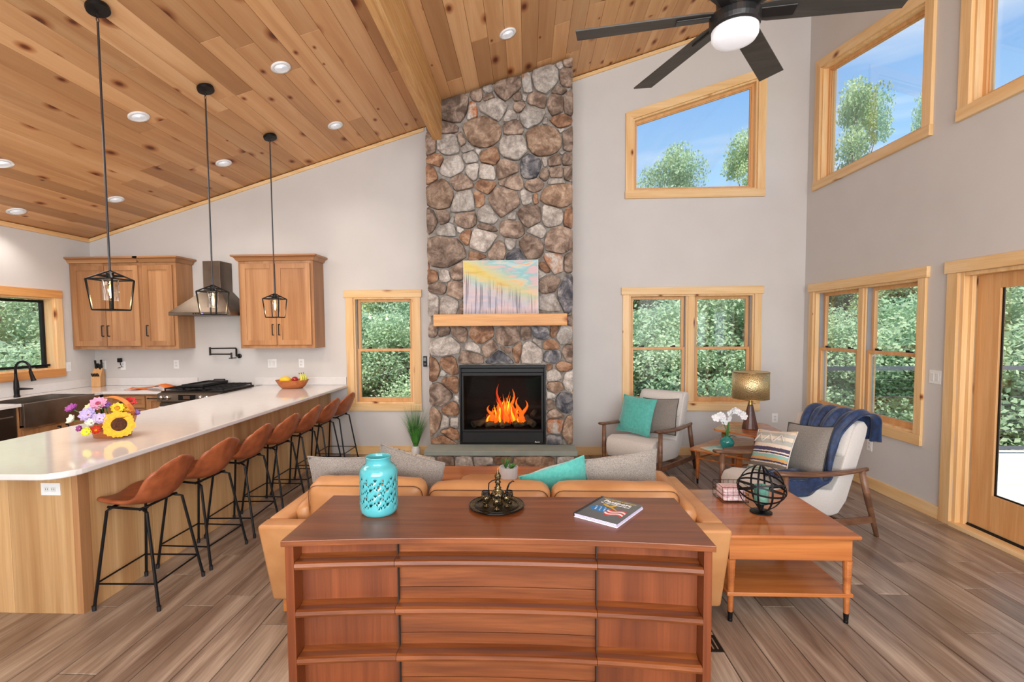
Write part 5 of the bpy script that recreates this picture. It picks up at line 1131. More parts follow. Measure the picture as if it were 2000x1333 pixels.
# ottoman and coffee table beyond the sofa
ot = thing('ottoman', 'tan leather ottoman beyond the sofa with a small planter on it', 'ottoman', (-.08, 3.95, 0))
MB().rbox((-.06, 3.84, .325), (.50, .22, .085), .06, (0, 0, .012), n=9).build('cushion', M['sofa'], ot, smooth=True)
box(-.52, .40, 3.66, 4.02, .10, .245).build('base', M['sofa'], ot, bevel=.01)
for x, y in ((-.49, 3.69), (.37, 3.69), (-.49, 3.99), (.37, 3.99)): MB().lathe([(.014, 0), (.02, .1)], (x, y, 0), 10).build('leg', M['teak'], ot)
cf = thing('coffee_table', 'low reddish walnut coffee table between the ottoman and the hearth', 'coffee table', (-.3, 4.55, 0))
box(-1.15, .70, 4.10, 4.50, .315, .34).build('top', M['teak'], cf, bevel=.006); box(-1.08, .63, 4.15, 4.45, .255, .315).build('apron', M['teak'], cf, bevel=.003)
for x, y in ((-1.05, 4.18), (.6, 4.18), (-1.05, 4.42), (.6, 4.42)): MB().lathe([(.012, 0), (.02, .255)], (x, y, 0), 12).build('leg', M['teak'], cf)
pl = thing('succulent_planter', 'small fluted white planter with green succulents on the tan ottoman', 'plant pot', (-.16, 3.85, .422))
n_ = 40; b = MB(); v = []
for (r, z) in ((.055, 0), (.066, .01), (.072, .10), (.066, .10), (.062, .08), (.0001, .08)):
    for k in range(n_): q = r*(1+(.03 if k % 2 and r > .045 and z < .101 else 0)); v.append((-.15+q*cos(2*PI*k/n_), 3.85+q*sin(2*PI*k/n_), .425+z))
b.v = v; b.f = [(i*n_+k, i*n_+(k+1) % n_, (i+1)*n_+(k+1) % n_, (i+1)*n_+k) for i in range(5) for k in range(n_)]+[tuple(range(n_))[::-1]]; b.build('pot', plain('white_pot', (214, 214, 218), .6), pl)
rr = random.Random(4)
def bladeleaf(b, p, d, l, w, bend=.3):
    d = Vector(d).normalized(); s = d.cross(Vector((0, 0, 1)));
    if s.length < .1: s = Vector((1, 0, 0))
    s.normalize(); n0 = len(b.v)
    for i in range(5):
        q = i/4; c = Vector(p)+d*l*q-Vector((0, 0, bend*l*q*q)); ww = w*(1-q)**.6*(1 if i else .7)
        b.v += [tuple(c-s*ww/2), tuple(c+s*ww/2+Vector((0, 0, .0005)))]
    b.f += [(n0+2*i, n0+2*i+1, n0+2*i+3, n0+2*i+2) for i in range(4)]
for k in range(22):
    b = MB(); a = rr.uniform(0, 6.28); cx = -.175 if k < 12 else -.13; bladeleaf(b, (cx, 3.85, .505), (cos(a)*.5, sin(a)*.5, 1.0 if k < 12 else .4), .10 if k < 12 else .07, .014 if k < 12 else .026, .1); b.build('leaf', M['leaf'], pl, solid=.002)
# ================================================================ square end table
et = thing('end_table', 'square teak end table with lower shelf and tapered legs, right of the sofa', 'side table', (1.43, 3.0, 0)); EX0, EX1, EY0, EY1 = 1.075, 1.79, 2.62, 3.38
box(EX0, EX1, EY0, EY1, .482, .505).build('top', M['teak'], et, bevel=.009, seg=3)
b = MB(); b.box(EX0+.03, EX1-.03, EY0+.035, EY0+.055, .355, .481); b.box(EX0+.03, EX1-.03, EY1-.055, EY1-.035, .355, .481); b.box(EX0+.03, EX0+.05, EY0+.055, EY1-.055, .355, .481); b.box(EX1-.05, EX1-.03, EY0+.055, EY1-.055, .355, .481); b.build('apron', M['teak'], et, bevel=.002)
box(EX0+.02, EX1-.02, EY0+.03, EY1-.03, .150, .172).build('shelf', M['teak'], et, bevel=.004)
for x, y in ((EX0+.045, EY0+.05), (EX1-.045, EY0+.05), (EX0+.045, EY1-.05), (EX1-.045, EY1-.05)):
    lg = MB().lathe([(.013, .055), (.024, .355)], (x, y, 0), 14).build('leg', M['teak'], et)
    MB().lathe([(.012, .0), (.0125, .012), (.0115, .014), (.0145, .055)], (x, y, 0), 14).build('foot_cap', M['blk'], lg)
# candle orb
OX, OY, OZ = 1.415, 2.96, .505
ob = thing('candle_orb', 'black metal ring orb candle holder on the square end table', 'candle holder', (OX, OY, OZ+.001))
MB().lathe([(.062, 0), (.062, .006), (.01, .012), (.0065, .016), (.0065, .052), (.04, .056), (.04, .060), (.0001, .060)], (OX, OY, OZ+.001), 28).build('stand', M['blk'], ob)
rr = random.Random(8)
for rx_, ry_, sc_ in ((1.45, .0, 1), (1.5, 1.0, 1), (.12, .1, 1.0), (-.16, .28, .99), (.42, -.12, .98), (-.38, -.05, .97), (.0, PI/2, 1.0)):
    Mr = Matrix.Translation((OX, OY, OZ+.152)) @ Matrix.Rotation(rx_, 4, 'X') @ Matrix.Rotation(ry_, 4, 'Y'); R1 = .138*sc_; b = MB(); n_ = 48; v = []
    for k in range(n_):
        a = 2*PI*k/n_
        for r, z in ((R1, -.0055), (R1, .0055), (R1-.003, .0055), (R1-.003, -.0055)): v.append(Mr @ Vector((r*cos(a), r*sin(a), z)))
    b.add(v, [(k*4+q, ((k+1) % n_)*4+q, ((k+1) % n_)*4+(q+1) % 4, k*4+(q+1) % 4) for k in range(n_) for q in range(4)]); b.build('ring', M['blk'], ob)
cn = thing('pillar_candle', 'mottled teal pillar candle inside the black ring orb', 'candle', (OX, OY, OZ+.062))
MB().lathe([(.0001, 0), (.040, 0), (.0405, .10), (.037, .104), (.0001, .100)], (OX, OY, OZ+.0625), 28).build('wax', plain('teal_wax', (64, 138, 132), .6, col2=(128, 180, 158), nscale=24), cn, smooth=False); MB().tube([(OX, OY, OZ+.16), (OX+.002, OY, OZ+.172)], .0012, 5).build('wick', M['blk'], cn)
# wire basket with napkins
wb = thing('wire_basket', 'small black wire basket behind the candle orb holding patterned papers', 'basket', (1.33, 3.19, OZ+.001)); b = MB(); bx0, bx1, by0, by1 = 1.245, 1.41, 3.11, 3.27
for z in (.003, .05, .10): b.tube([(bx0, by0, OZ+z+.002), (bx1, by0, OZ+z+.002), (bx1, by1, OZ+z+.002), (bx0, by1, OZ+z+.002)], .002, 5, True)
for k in range(6):
    x = bx0+(bx1-bx0)*k/5; b.tube([(x, by0, OZ+.105), (x, by0, OZ+.005), (x, by1, OZ+.005), (x, by1, OZ+.105)], .0013, 4)
b.build('wire_frame', M['blk'], wb)
M['napk'] = plain('pink_print', (226, 168, 176), .9, col2=(236, 226, 226), nscale=70)
for k in range(3): tag(MB().rbox((1.328, 3.19, OZ+.022+.026*k), (.068, .066, .012), .004, .002, M=Matrix.Translation((0, 0, 0))).build('folded_napkin', M['napk'], smooth=True), ('pink printed napkin at the bottom of the wire basket', 'pink printed napkin in the middle of the wire basket stack', 'pink printed napkin on top of the wire basket stack')[k], 'napkin', 'napkins in the wire basket')
# floor vent
fv = thing('floor_vent', 'black metal floor register in front of the sofa corner by the dresser', 'floor vent', (.94, 2.44, 0)); b = box(.76, .98, 2.40, 2.415, .001, .006); b.box(.76, .98, 2.515, 2.53, .001, .006); b.box(.76, .775, 2.415, 2.515, .001, .006); b.box(.965, .98, 2.415, 2.515, .001, .006); b.build('frame', M['blk'], fv)
for k in range(8): box(.782+k*.023, .794+k*.023, 2.416, 2.514, .001, .005).build('slat', M['blk'], fv)
# ================================================================ armchairs
ac = thing('armchair', 'x', 'armchair', (0, 0, 0), 0, 'pale upholstered mid-century armchairs')
prof = [(.02, .225), (-.012, .29), (-.012, .37), (.015, .425), (.10, .445), (.50, .385), (.56, .375), (.62, .47), (.755, .84), (.80, .885), (.86, .89), (.895, .85), (.88, .78), (.70, .28), (.62, .185), (.56, .175), (.09, .205)]
b = MB(); n = len(prof); hs = .275; v = []; lay = [(-hs, .985), (-hs+.018, 1), (-.1, 1), (.1, 1), (hs-.018, 1), (hs, .985)]
cxm = sum(p[0] for p in prof)/n; czm = sum(p[1] for p in prof)/n
for y, s_ in lay:
    for p in prof: v.append((cxm+(p[0]-cxm)*s_, y, czm+(p[1]-czm)*s_))
f = [(i*n+k, i*n+(k+1) % n, (i+1)*n+(k+1) % n, (i+1)*n+k) for i in range(len(lay)-1) for k in range(n)]
f += [tuple(range(n))[::-1], tuple((len(lay)-1)*n+k for k in range(n))]
b.add(v, f); b.build('upholstered_shell', M['linen'], ac, local=True, bevel=.012, seg=2, smooth=True)
Mb = Matrix.Translation((.735, 0, .745)) @ Matrix.Rotation(.34, 4, 'Y'); MB().rbox((0, 0, 0), (.045, .262, .145), .035, (.012, 0, .004), M=Mb).build('head_cushion', M['linen'], ac, local=True, smooth=True)
for s_ in (-1, 1):
    y = s_*.335; ab = MB(); n_ = 12; v = []
    for k in range(n_+1):
        q = k/n_; x = -.02+.84*q; z = .575-.035*q-.018*sin(PI*q); w = .020+.028*sin(PI*min(1, q*1.1+.12))**.7 if q < 1 else .012; yy = y+s_*.012*sin(PI*q)
        v += [(x, yy-w, z-.004), (x, yy-w*.6, z+.010), (x, yy+w*.6, z+.010), (x, yy+w, z-.004), (x, yy+w*.6, z-.016), (x, yy-w*.6, z-.016)]
    f = [tuple(range(6))[::-1], tuple(n_*6+k for k in range(6))]
    for k in range(n_): f += [(k*6+q, k*6+(q+1) % 6, (k+1)*6+(q+1) % 6, (k+1)*6+q) for q in range(6)]
    ab.add(v, [q[::-1] for q in f]); ab.build('armrest', M['walnut'], ac, local=True, smooth=True)
    MB().tube([(.055, y, .555), (.055, y, .30), (.05, y, .0)], [.021, .024, .015], 10).build('leg', M['walnut'], ac, local=True, smooth=True)
    MB().tube([(.76, y, .535), (.83, y, .30), (.93, y, .0)], [.024, .024, .016], 10).build('leg', M['walnut'], ac, local=True, smooth=True)
    MB().prism([(.06, .135), (.875, .115), (.865, .165), (.06, .195)], y-.011, y+.011, 'y').build('side_stretcher', M['walnut'], ac, local=True, bevel=.003)
box(.06, .082, -.33, .33, .135, .20).build('front_rail', M['walnut'], ac, local=True, bevel=.003); box(.60, .622, -.33, .33, .105, .155).build('rear_rail', M['walnut'], ac, local=True, bevel=.003)
CA = (1.716, 3.855, math.atan2(.295, .955)); CB_ = (1.075, 5.17, math.atan2(.75, .66))
ac2 = dup(ac, (CB_[0], CB_[1], 0), CB_[2], 'pale linen armchair by the back window with an aqua cushion on it')
ac.location = (CA[0], CA[1], 0); ac.rotation_euler = (0, 0, CA[2]); ac['label'] = 'pale linen armchair nearest the end table with a navy throw over it'
MA = Matrix.Translation((CA[0], CA[1], 0)) @ Matrix.Rotation(CA[2], 4, 'Z'); MC = Matrix.Translation((CB_[0], CB_[1], 0)) @ Matrix.Rotation(CB_[2], 4, 'Z')
def PC(Mc_, x, y, z, yaw, lean, roll): # pillow facing the chair's front (-x)
    return Mc_ @ Matrix.Translation((x, y, z)) @ Matrix.Rotation(-PI/2+yaw, 4, 'Z') @ Matrix.Rotation(lean, 4, 'X') @ Matrix.Rotation(roll, 4, 'Y')
pillow('chair_pillow', 'aqua velvet square cushion propped on the far armchair', 'cushion', .43, .43, .13, PC(MC, .40, .13, .635, -.05, -.30, .05), M['tealv'], None, None, M['tealv'])
pillow('chair_pillow', 'grey cushion with dark piping behind the aqua one on the far armchair', 'cushion', .43, .41, .11, PC(MC, .545, -.075, .63, -.0, -.32, -.06), M['greyv'], None, None, M['pipe'], seed=2)
m, t, pb = newmat('striped_weave'); pb.inputs['Roughness'].default_value = .95; g = nd(t, 'ShaderNodeTexCoord')
M['strp'] = m
pillow('chair_pillow', 'plain grey cushion with dark piping against the throw on the near armchair', 'cushion', .42, .42, .12, PC(MA, .55, -.02, .635, .0, -.38, -.10), M['greyv'], None, None, M['pipe'], seed=4)
PMs = PC(MA, .36, .12, .60, -.1, -.42, -.16)
sp_ = pillow('chair_pillow', 'striped woven boho cushion in navy, teal and ochre on the near armchair', 'cushion', .43, .36, .12, PMs, m, None, None, M['linen'], seed=6)
# stripes follow the cushion's own height: object coordinates relative to the cushion
up = (PMs.to_3x3() @ Vector((0, 0, 1))).normalized(); dt = nd(t, 'ShaderNodeVectorMath', operation='DOT_PRODUCT'); t.links.new(g.outputs['Object'], dt.inputs[0]); dt.inputs[1].default_value = up
nn = tnoise(t, g.outputs['Object'], 60, 3); hh = nd(t, 'ShaderNodeMath', operation='MULTIPLY_ADD'); t.links.new(nn, hh.inputs[0]); hh.inputs[1].default_value = .014; t.links.new(dt.outputs['Value'], hh.inputs[2])
h3 = nd(t, 'ShaderNodeMath', operation='MULTIPLY_ADD'); t.links.new(hh.outputs[0], h3.inputs[0]); h3.inputs[1].default_value = 2.6; h3.inputs[2].default_value = .48
r_ = nd(t, 'ShaderNodeValToRGB'); r_.color_ramp.interpolation = 'CONSTANT'; t.links.new(h3.outputs[0], r_.inputs[0]); el = r_.color_ramp.elements
stp = [(0, (138, 178, 160)), (.09, (222, 210, 194)), (.12, (120, 112, 104)), (.20, (216, 200, 184)), (.225, (66, 62, 88)), (.26, (204, 156, 98)), (.32, (140, 182, 172)), (.39, (224, 212, 198)), (.41, (66, 62, 88)), (.44, (224, 212, 198)), (.465, (72, 66, 92)), (.545, (222, 206, 190)), (.62, (176, 178, 172)), (.72, (224, 210, 192)), (.80, (180, 182, 176)), (.88, (222, 206, 188)), (.93, (224, 190, 122))]
while len(el) < len(stp): el.new(.5)
for e_, (p, c) in zip(el, stp): e_.position = p; e_.color = L(c)
t.links.new(r_.outputs[0], pb.inputs['Base Color']); bump(t, pb, tnoise(t, g.outputs['Object'], 180, 2), .6, .004)
zz = [(-.17+.34*k/6, .085 if k % 2 else .015) for k in range(7)]
def on_pillow(x, z): u_, v_ = x/.215, z/.18; return PMs @ Vector((x, -.06*max(0, (1-abs(u_)**2.6)*(1-abs(v_)**2.6))**.55-.004, z))
zp = []
for k in range(6):
    for q in range(4): s__ = q/4; zp.append(on_pillow(zz[k][0]+(zz[k+1][0]-zz[k][0])*s__, zz[k][1]+(zz[k+1][1]-zz[k][1])*s__+.045))
MB().tube(zp, .006, 6).build('zigzag_fringe', M['linen'], sp_, smooth=True)
# throw
th = thing('throw_blanket', 'navy plush throw draped over the back and seat of the near armchair', 'blanket', (CA[0]+.5, CA[1], .45), 0)
path = [(.985, -.10, .72, .20), (.965, -.10, .82, .22), (.935, -.10, .915, .235), (.855, -.09, .955, .24), (.755, -.08, .935, .23), (.655, -.07, .82, .19), (.605, -.09, .68, .155), (.56, -.12, .55, .145), (.50, -.15, .475, .16), (.42, -.19, .475, .18), (.32, -.22, .487, .19), (.20, -.23, .50, .18), (.10, -.22, .497, .14)]
b = MB(); ns, nt_ = 60, 40
def cat(P, t):
    i = min(len(P)-2, int(t)); f_ = t-i; a = P[max(0, i-1)]; b0 = P[i]; c0 = P[i+1]; d0 = P[min(len(P)-1, i+2)]
    return [.5*((2*b0[k])+(-a[k]+c0[k])*f_+(2*a[k]-5*b0[k]+4*c0[k]-d0[k])*f_*f_+(-a[k]+3*b0[k]-3*c0[k]+d0[k])*f_**3) for k in range(4)]
for i in range(ns+1):
    s_ = i/ns*(len(path)-1); p = cat(path, s_); q = cat(path, min(len(path)-1.001, s_+.05)); tx, tz = q[0]-p[0], q[2]-p[2]; l = math.hypot(tx, tz) or 1; nx, nz_ = tz/l, -tx/l
    if s_ > 12: nx, nz_ = 0, 1
    if nz_ < 0 and s_ > 4: nx, nz_ = -nx, -nz_
    for j in range(nt_+1):
        t_ = 2*j/nt_-1; y = p[1]+t_*p[3]; fold = .014*sin(t_*11+s_*.7)+.008*sin(t_*23+s_*1.3+1)+.01*mnoise.noise(Vector((t_*3, s_*.8, 2)))
        x, z = p[0]+nx*fold, p[2]+nz_*fold+.004
        if s_ > 7.5 and y < -.295: ex = -.295-y; y = -.300-.02*sin(ex*20+s_); z -= ex*1.1
        if s_ <= 4.2 and False: pass
        b.v.append(MA @ Vector((x, y, z)))
b.f = [(i*(nt_+1)+j, i*(nt_+1)+j+1, (i+1)*(nt_+1)+j+1, (i+1)*(nt_+1)+j) for i in range(ns) for j in range(nt_)]
b.build('drape', M['navy'], th, smooth=True, solid=.012)
# ================================================================ tiered corner table
ctb = thing('tiered_table', 'walnut three-tier corner table between the two armchairs', 'side table', (2.15, 5.1, 0))
def rp(pts, r=.04):
    out = []; n = len(pts)
    for i in range(n):
        a, b, c = Vector(pts[i-1]), Vector(pts[i]), Vector(pts[(i+1) % n]); p0 = b+(a-b).normalized()*r; p1 = b+(c-b).normalized()*r
        for q in range(5): t = q/4; out.append(tuple((p0*(1-t)**2+b*2*t*(1-t)+p1*t*t)))
    return out
MB().prism(rp([(1.665, 5.08), (2.12, 4.66), (2.62, 4.95), (2.66, 5.5), (2.25, 5.62)], .05), .352, .372, 'z').build('lower_top', M['teak'], ctb, bevel=.004)
MB().prism(rp([(1.965, 5.20), (2.27, 4.80), (2.62, 5.05), (2.66, 5.5), (2.28, 5.58)], .05), .535, .555, 'z').build('upper_top', M['teak'], ctb, bevel=.004)
MB().prism(rp([(1.90, 4.80), (2.14, 4.60), (2.44, 4.74), (2.36, 4.90), (2.1, 4.89)], .035), .430, .446, 'z').build('middle_top', M['walnut'], ctb, bevel=.004)
for x, y, z0, z1 in ((2.10, 5.22, .372, .535), (2.5, 5.35, .372, .535), (2.07, 4.785, .0, .430)): MB().prism([(x-.028, y-.012), (x+.028, y-.012), (x+.028, y+.012), (x-.028, y+.012)], z0, z1, 'z').build('post', M['teak'], ctb, bevel=.003)
for x, y in ((1.775, 5.085), (2.52, 5.02), (2.32, 5.52)):
    lg = MB().lathe([(.010, .05), (.0125, .055), (.022, .35)], (x, y, 0), 12).build('leg', M['teak'], ctb); MB().lathe([(.009, 0), (.0115, .06)], (x, y, 0), 12).build('foot_cap', M['blk'], lg)
for a, c in (((1.78, 5.08), (2.06, 4.80)), ((1.78, 5.09), (2.32, 5.5)), ((2.08, 4.79), (2.5, 5.0))): MB().tube([(a[0], a[1], .27), (c[0], c[1], .27)], .009, 6).build('stretcher', M['teak'], ctb)
# lamp
lp_ = thing('table_lamp', 'table lamp with pierced brass drum shade and dark wooden cone base', 'lamp', (2.355, 5.20, .556))
MB().lathe([(.078, 0), (.080, .006), (.03, .235), (.026, .25), (.0001, .25)], (2.355, 5.20, .556), 32).build('base', M['ebony'], lp_, smooth=False)
MB().lathe([(.026, .25), (.024, .262), (.014, .30), (.012, .36), (.0001, .36)], (2.355, 5.20, .556), 20).build('neck', M['brass'], lp_, smooth=True)
m, t, pb = newmat('pierced_brass'); pb.inputs['Roughness'].default_value = .42; pb.inputs['Metallic'].default_value = .9
v_, _ = coords(t, (1, 1, 1)); vo = nd(t, 'ShaderNodeTexVoronoi'); t.links.new(v_, vo.inputs['Vector']); vo.inputs['Scale'].default_value = 110
t.links.new(ramp(t, vo.outputs['Distance'], [(.18, (.10, .07, .03, 1)), (.34, (.72, .56, .30, 1))]), pb.inputs['Base Color']); bump(t, pb, vo.outputs['Distance'], .6, .004)
MB().lathe([(.178, .325), (.178, .60)], (2.355, 5.20, .556), 56).build('shade', m, lp_, smooth=True, solid=.003).data
so2 = lp_.children[-1] if lp_.children else None
b = MB()
for z in (.325, .60): b.tube([(2.355+.179*cos(k*PI/28), 5.20+.179*sin(k*PI/28), .556+z) for k in range(56)], .004, 6, True)
b.tube([(2.355-.176, 5.20, .556+.59), (2.355+.176, 5.20, .556+.59)], .002, 5); b.tube([(2.355, 5.20, .556+.36), (2.355, 5.20, .556+.59)], .003, 5); b.build('shade_rim', M['brass'], lp_, smooth=True)
# magazine and orchid
mg = thing('magazine', 'thin illustrated book lying on the low tier under the orchid', 'book', (1.95, 5.02, .373), .35)
box(-.13, .13, -.10, .10, .0, .010).build('pages', plain('mag_edge', (206, 176, 120), .7), mg, local=True); box(-.13, .13, -.10, .10, .0101, .012).build('cover', plain('mag_cover', (220, 228, 214), .4, col2=(90, 180, 180), nscale=14), mg, local=True)
orx, ory, orz = 2.055, 5.04, .387
oc = thing('orchid', 'white orchid in a round teal glazed pot on the low tier', 'potted plant', (orx, ory, orz))
MB().lathe([(.035, 0), (.055, .012), (.070, .05), (.066, .08), (.045, .105), (.028, .112), (.032, .122), (.026, .122), (.022, .108), (.0001, .108)], (orx, ory, orz), 28).build('pot', M['teald'], oc, smooth=True)
for a, l, w in ((-.5, .12, .05), (2.4, .11, .05), (1.1, .17, .03), (.9, .20, .028)):
    b = MB(); bladeleaf(b, (orx, ory, orz+.11), (cos(a)*.35, sin(a)*.35, .3 if l < .15 else 1.3), l, w, .6 if l < .15 else .1); b.build('leaf', M['leaf'], oc, solid=.002)
wp = plain('orchid_petal', (244, 244, 246), .6); rr = random.Random(2)
Rv = Matrix.Rotation(.35, 4, 'Z')
for pts, fl_n in (([(0, 0, .11), (-.02, 0, .20), (-.06, 0, .29), (-.10, 0, .345), (-.17, 0, .31)], 6), ([(0, 0, .11), (.01, 0, .22), (.02, 0, .30), (.07, 0, .38), (.15, 0, .35), (.19, 0, .32)], 7)):
    P_ = [Vector((orx, ory, orz))+(Rv @ Vector(p)) for p in pts]; MB().tube(P_, .003, 6).build('stem', M['leaf'], oc)
    for k in range(fl_n):
        s_ = 2.0+k*(len(P_)-3.02)/max(1, fl_n-1); i = int(s_); p = P_[i].lerp(P_[min(i+1, len(P_)-1)], s_-i)+Vector((rr.uniform(-.02, .02), rr.uniform(-.03, .0), rr.uniform(-.015, .03)))
        A0 = Matrix.Translation(p) @ Matrix.Rotation(rr.uniform(-.6, .6), 4, 'Z') @ Matrix.Rotation(PI/2+rr.uniform(-.3, .3), 4, 'X'); b = MB()
        for q in range(5):
            A = A0 @ Matrix.Rotation(q*2*PI/5+.3, 4, 'Z'); r = .034 if q % 2 else .038
            b.add([A @ Vector(z) for z in ((0, 0, 0), (r*.5, -r*.5, .004), (r*.95, -r*.32, .002), (r*1.05, 0, 0), (r*.95, r*.32, .002), (r*.5, r*.5, .004), (r*.6, 0, -.003))], [(0,1,6), (1,2,6), (2,3,6), (3,4,6), (4,5,6), (5,0,6)])
        b.build('blossom', wp, oc)
    for k in range(3): MB().ball(P_[-1]+Vector((.012*k, 0, -.01*k)), .006, 6).build('bud', M['walnut'], oc)
# grass plant
gp_ = thing('grass_plant', 'tall artificial grass in a small white vase, left of the hearth', 'potted plant', (-1.41, 6.02, .001))
MB().lathe([(.048, 0), (.055, .012), (.058, .06), (.056, .12), (.045, .148), (.047, .158), (.040, .158), (.038, .14), (.0001, .135)], (-1.41, 6.02, .001), 24).build('vase', plain('white_glaze', (226, 224, 222), .25, coat=.4), gp_, smooth=True)
b = MB(); rr = random.Random(6)
for k in range(230):
    a = rr.uniform(0, 2*PI); sp = rr.random()**.7*.30; l = rr.uniform(.36, .60); dd = Vector((cos(a)*sp, sin(a)*sp*.5, 1)).normalized(); p0 = Vector((-1.41+.02*cos(a), 6.02+.02*sin(a), .14)); wv = Vector((cos(a+1.5), sin(a+1.5)*.4, 0))*.0035; n0 = len(b.v)
    for i in range(5):
        q = i/4; c = p0+dd*l*q+Vector((cos(a)*sp*.35*q*q, sin(a)*sp*.12*q*q, -.05*q*q*sp*3)); ww = wv*(1-q*.95); b.v += [tuple(c-ww), tuple(c+ww)]
    b.f += [(n0+2*i, n0+2*i+1, n0+2*i+3, n0+2*i+2) for i in range(4)]
b.build('grass_blades', plain('grass_green', (76, 142, 52), .5, col2=(34, 92, 34), nscale=14), gp_, kind='stuff')
# ================================================================ ceiling fan
fx_, fy_, fz_ = 1.008, 2.459, 3.10
fn = thing('ceiling_fan', 'large dark six-blade ceiling fan with a round white light', 'ceiling fan', (fx_, fy_, fz_))
M['fan'] = plain('fan_metal', (48, 46, 46), .35, .5); M['bladem'] = wood('fan_blade', (52, 50, 48), (62, 60, 56), (74, 70, 66), 'x', 20, .5, .02, grain=.2)
MB().lathe([(.0001, -.03), (.10, -.03), (.112, -.02), (.116, .0), (.116, .03), (.108, .04), (.085, .05), (.085, .13), (.065, .155), (.02, .165), (.0001, .165)], (fx_, fy_, fz_-.01), 40).build('motor_housing', M['fan'], fn, smooth=False, bevel=.002)
MB().lathe([(.0001, -.088), (.06, -.086), (.095, -.076), (.105, -.06), (.106, -.03), (.0001, -.03)], (fx_, fy_, fz_-.012), 40).build('light_diffuser', emis('fan_lens', (226, 226, 230), .42), fn, smooth=True)
zt = cz(fx_); MB().tube([(fx_, fy_, fz_+.15), (fx_, fy_, zt-.05)], .013, 10).build('downrod', M['fan'], fn); MB().lathe([(.02, -.14), (.05, -.10), (.07, -.03), (.07, .02)], (fx_, fy_, zt-.01), 24).build('canopy', M['fan'], fn)
bl0 = None
for k, a in enumerate((-6.3, 52.5, 111.5, 170, 230, 290)):
    A = Matrix.Translation((fx_, fy_, fz_+.035)) @ Matrix.Rotation(math.radians(a), 4, 'Z') @ Matrix.Rotation(-.20, 4, 'X')
    bl = MB().prism([(.10, -.045), (.16, -.058), (.757, -.070), (.757, .062), (.16, .058), (.10, .045)], -.004, .004, 'z', A).build('blade', M['bladem'], fn, bevel=.002)
    MB().prism([(.085, -.03), (.27, -.034), (.27, .030), (.085, .03)], -.013, -.004, 'z', A).build('blade_bracket', M['fan'], bl, bevel=.004)
# ================================================================ outdoors: deck, rail, ground and trees
dk = empty_struct('deck', (XR+T+1.5, 3.5, -.06)); dk['kind'] = 'structure'
M['deckb'] = wood('deck_board', (196, 186, 174), (210, 202, 192), (222, 216, 206), 'x', 9, .7, .06, grain=.2)
for k in range(34):
    y = 6.62-k*.146; box(XR+T+.002, 9.2, y-.142, y, -.055, -.02).build('deck_board', M['deckb'], dk)
rl = thing('deck_railing', 'dark grey metal deck railing outside the right-hand windows and patio door', 'railing', (6, 6.45, 0)); M['rail'] = plain('rail_grey', (92, 96, 104), .5, .3)
box(XR+T+.01, 9.2, 6.40, 6.46, 1.06, 1.11).build('top_rail', M['rail'], rl); box(XR+T+.01, 9.2, 6.415, 6.445, .04, .08).build('bottom_rail', M['rail'], rl)
for x in (3.70, 5.6, 7.5, 9.15): box(x-.03, x+.03, 6.40, 6.46, -.018, 1.058).build('post', M['rail'], rl)
for k in range(8): MB().tube([(XR+T+.02, 6.43, .17+k*.11), (9.1, 6.43, .17+k*.11)], .0022, 5).build('cable', M['rail'], rl)
gm = plain('forest_floor', (150, 140, 104), 1, col2=(96, 118, 62), nscale=1.3, detail=8)
gd = MB(); n_ = 40; R0 = 70
for i in range(n_+1):
    for j in range(n_+1):
        x, y = -R0+2*R0*i/n_, -R0+2*R0*j/n_+8; d_ = math.hypot(x, y-2); z = -.9+.9*mnoise.noise(Vector((x*.08, y*.08, 0)))*(1 if d_ > 10 else .1)-.02*max(0, d_-12)
        if d_ < 11: z = -.95
        gd.v.append((x, y, z))
gd.f = [(i*(n_+1)+j, (i+1)*(n_+1)+j, (i+1)*(n_+1)+j+1, i*(n_+1)+j+1) for i in range(n_) for j in range(n_)]
g_ = gd.build('ground', gm, smooth=True); g_['kind'] = 'structure'
# roof over the room so the sun stays outside
rf = MB().prism([(XL-.7, cz(XL-.7)+.21), (XR+.45, cz(XR+.45)+.21), (XR+.45, cz(XR+.45)+.3), (XL-.7, cz(XL-.7)+.3)], YF-.5, YB+.5, 'y').build('roof', M['gap']); rf['kind'] = 'structure'
def leafmat(nm, c1, c2, c3):
    m = bpy.data.materials.new(nm); m.use_nodes = True; t = m.node_tree; t.nodes.clear()
    v, oi = coords(t, (1, 1, 1)); n = tnoise(t, v, .9, 6, 0, .7); c = ramp(t, n, [(.35, L(c1)), (.5, L(c2)), (.64, L(c3))])
    c = mix(t, 1, c, ramp(t, oi.outputs['Random'], [(0, (.85, .9, .85, 1)), (1, (1.12, 1.08, 1.0, 1))]), 'MULTIPLY')
    d = nd(t, 'ShaderNodeBsdfDiffuse'); tl_ = nd(t, 'ShaderNodeBsdfTranslucent'); ms = nd(t, 'ShaderNodeMixShader'); ms.inputs[0].default_value = .5
    t.links.new(c, d.inputs[0]); t.links.new(c, tl_.inputs[0]); t.links.new(d.outputs[0], ms.inputs[1]); t.links.new(tl_.outputs[0], ms.inputs[2])
    o = nd(t, 'ShaderNodeOutputMaterial'); t.links.new(ms.outputs[0], o.inputs[0]); return m
LM = [leafmat('foliage_a', (154, 184, 156), (190, 212, 184), (220, 232, 206)), leafmat('foliage_b', (164, 188, 152), (200, 216, 178), (226, 232, 196)), leafmat('foliage_c', (146, 178, 156), (180, 206, 184), (212, 228, 206))]  # greens made paler so the leaf colour itself carries the outdoor haze
M['bark'] = plain('bark', (150, 138, 124), .95, col2=(104, 94, 84), nscale=5, bmp=.6, bscale=20)
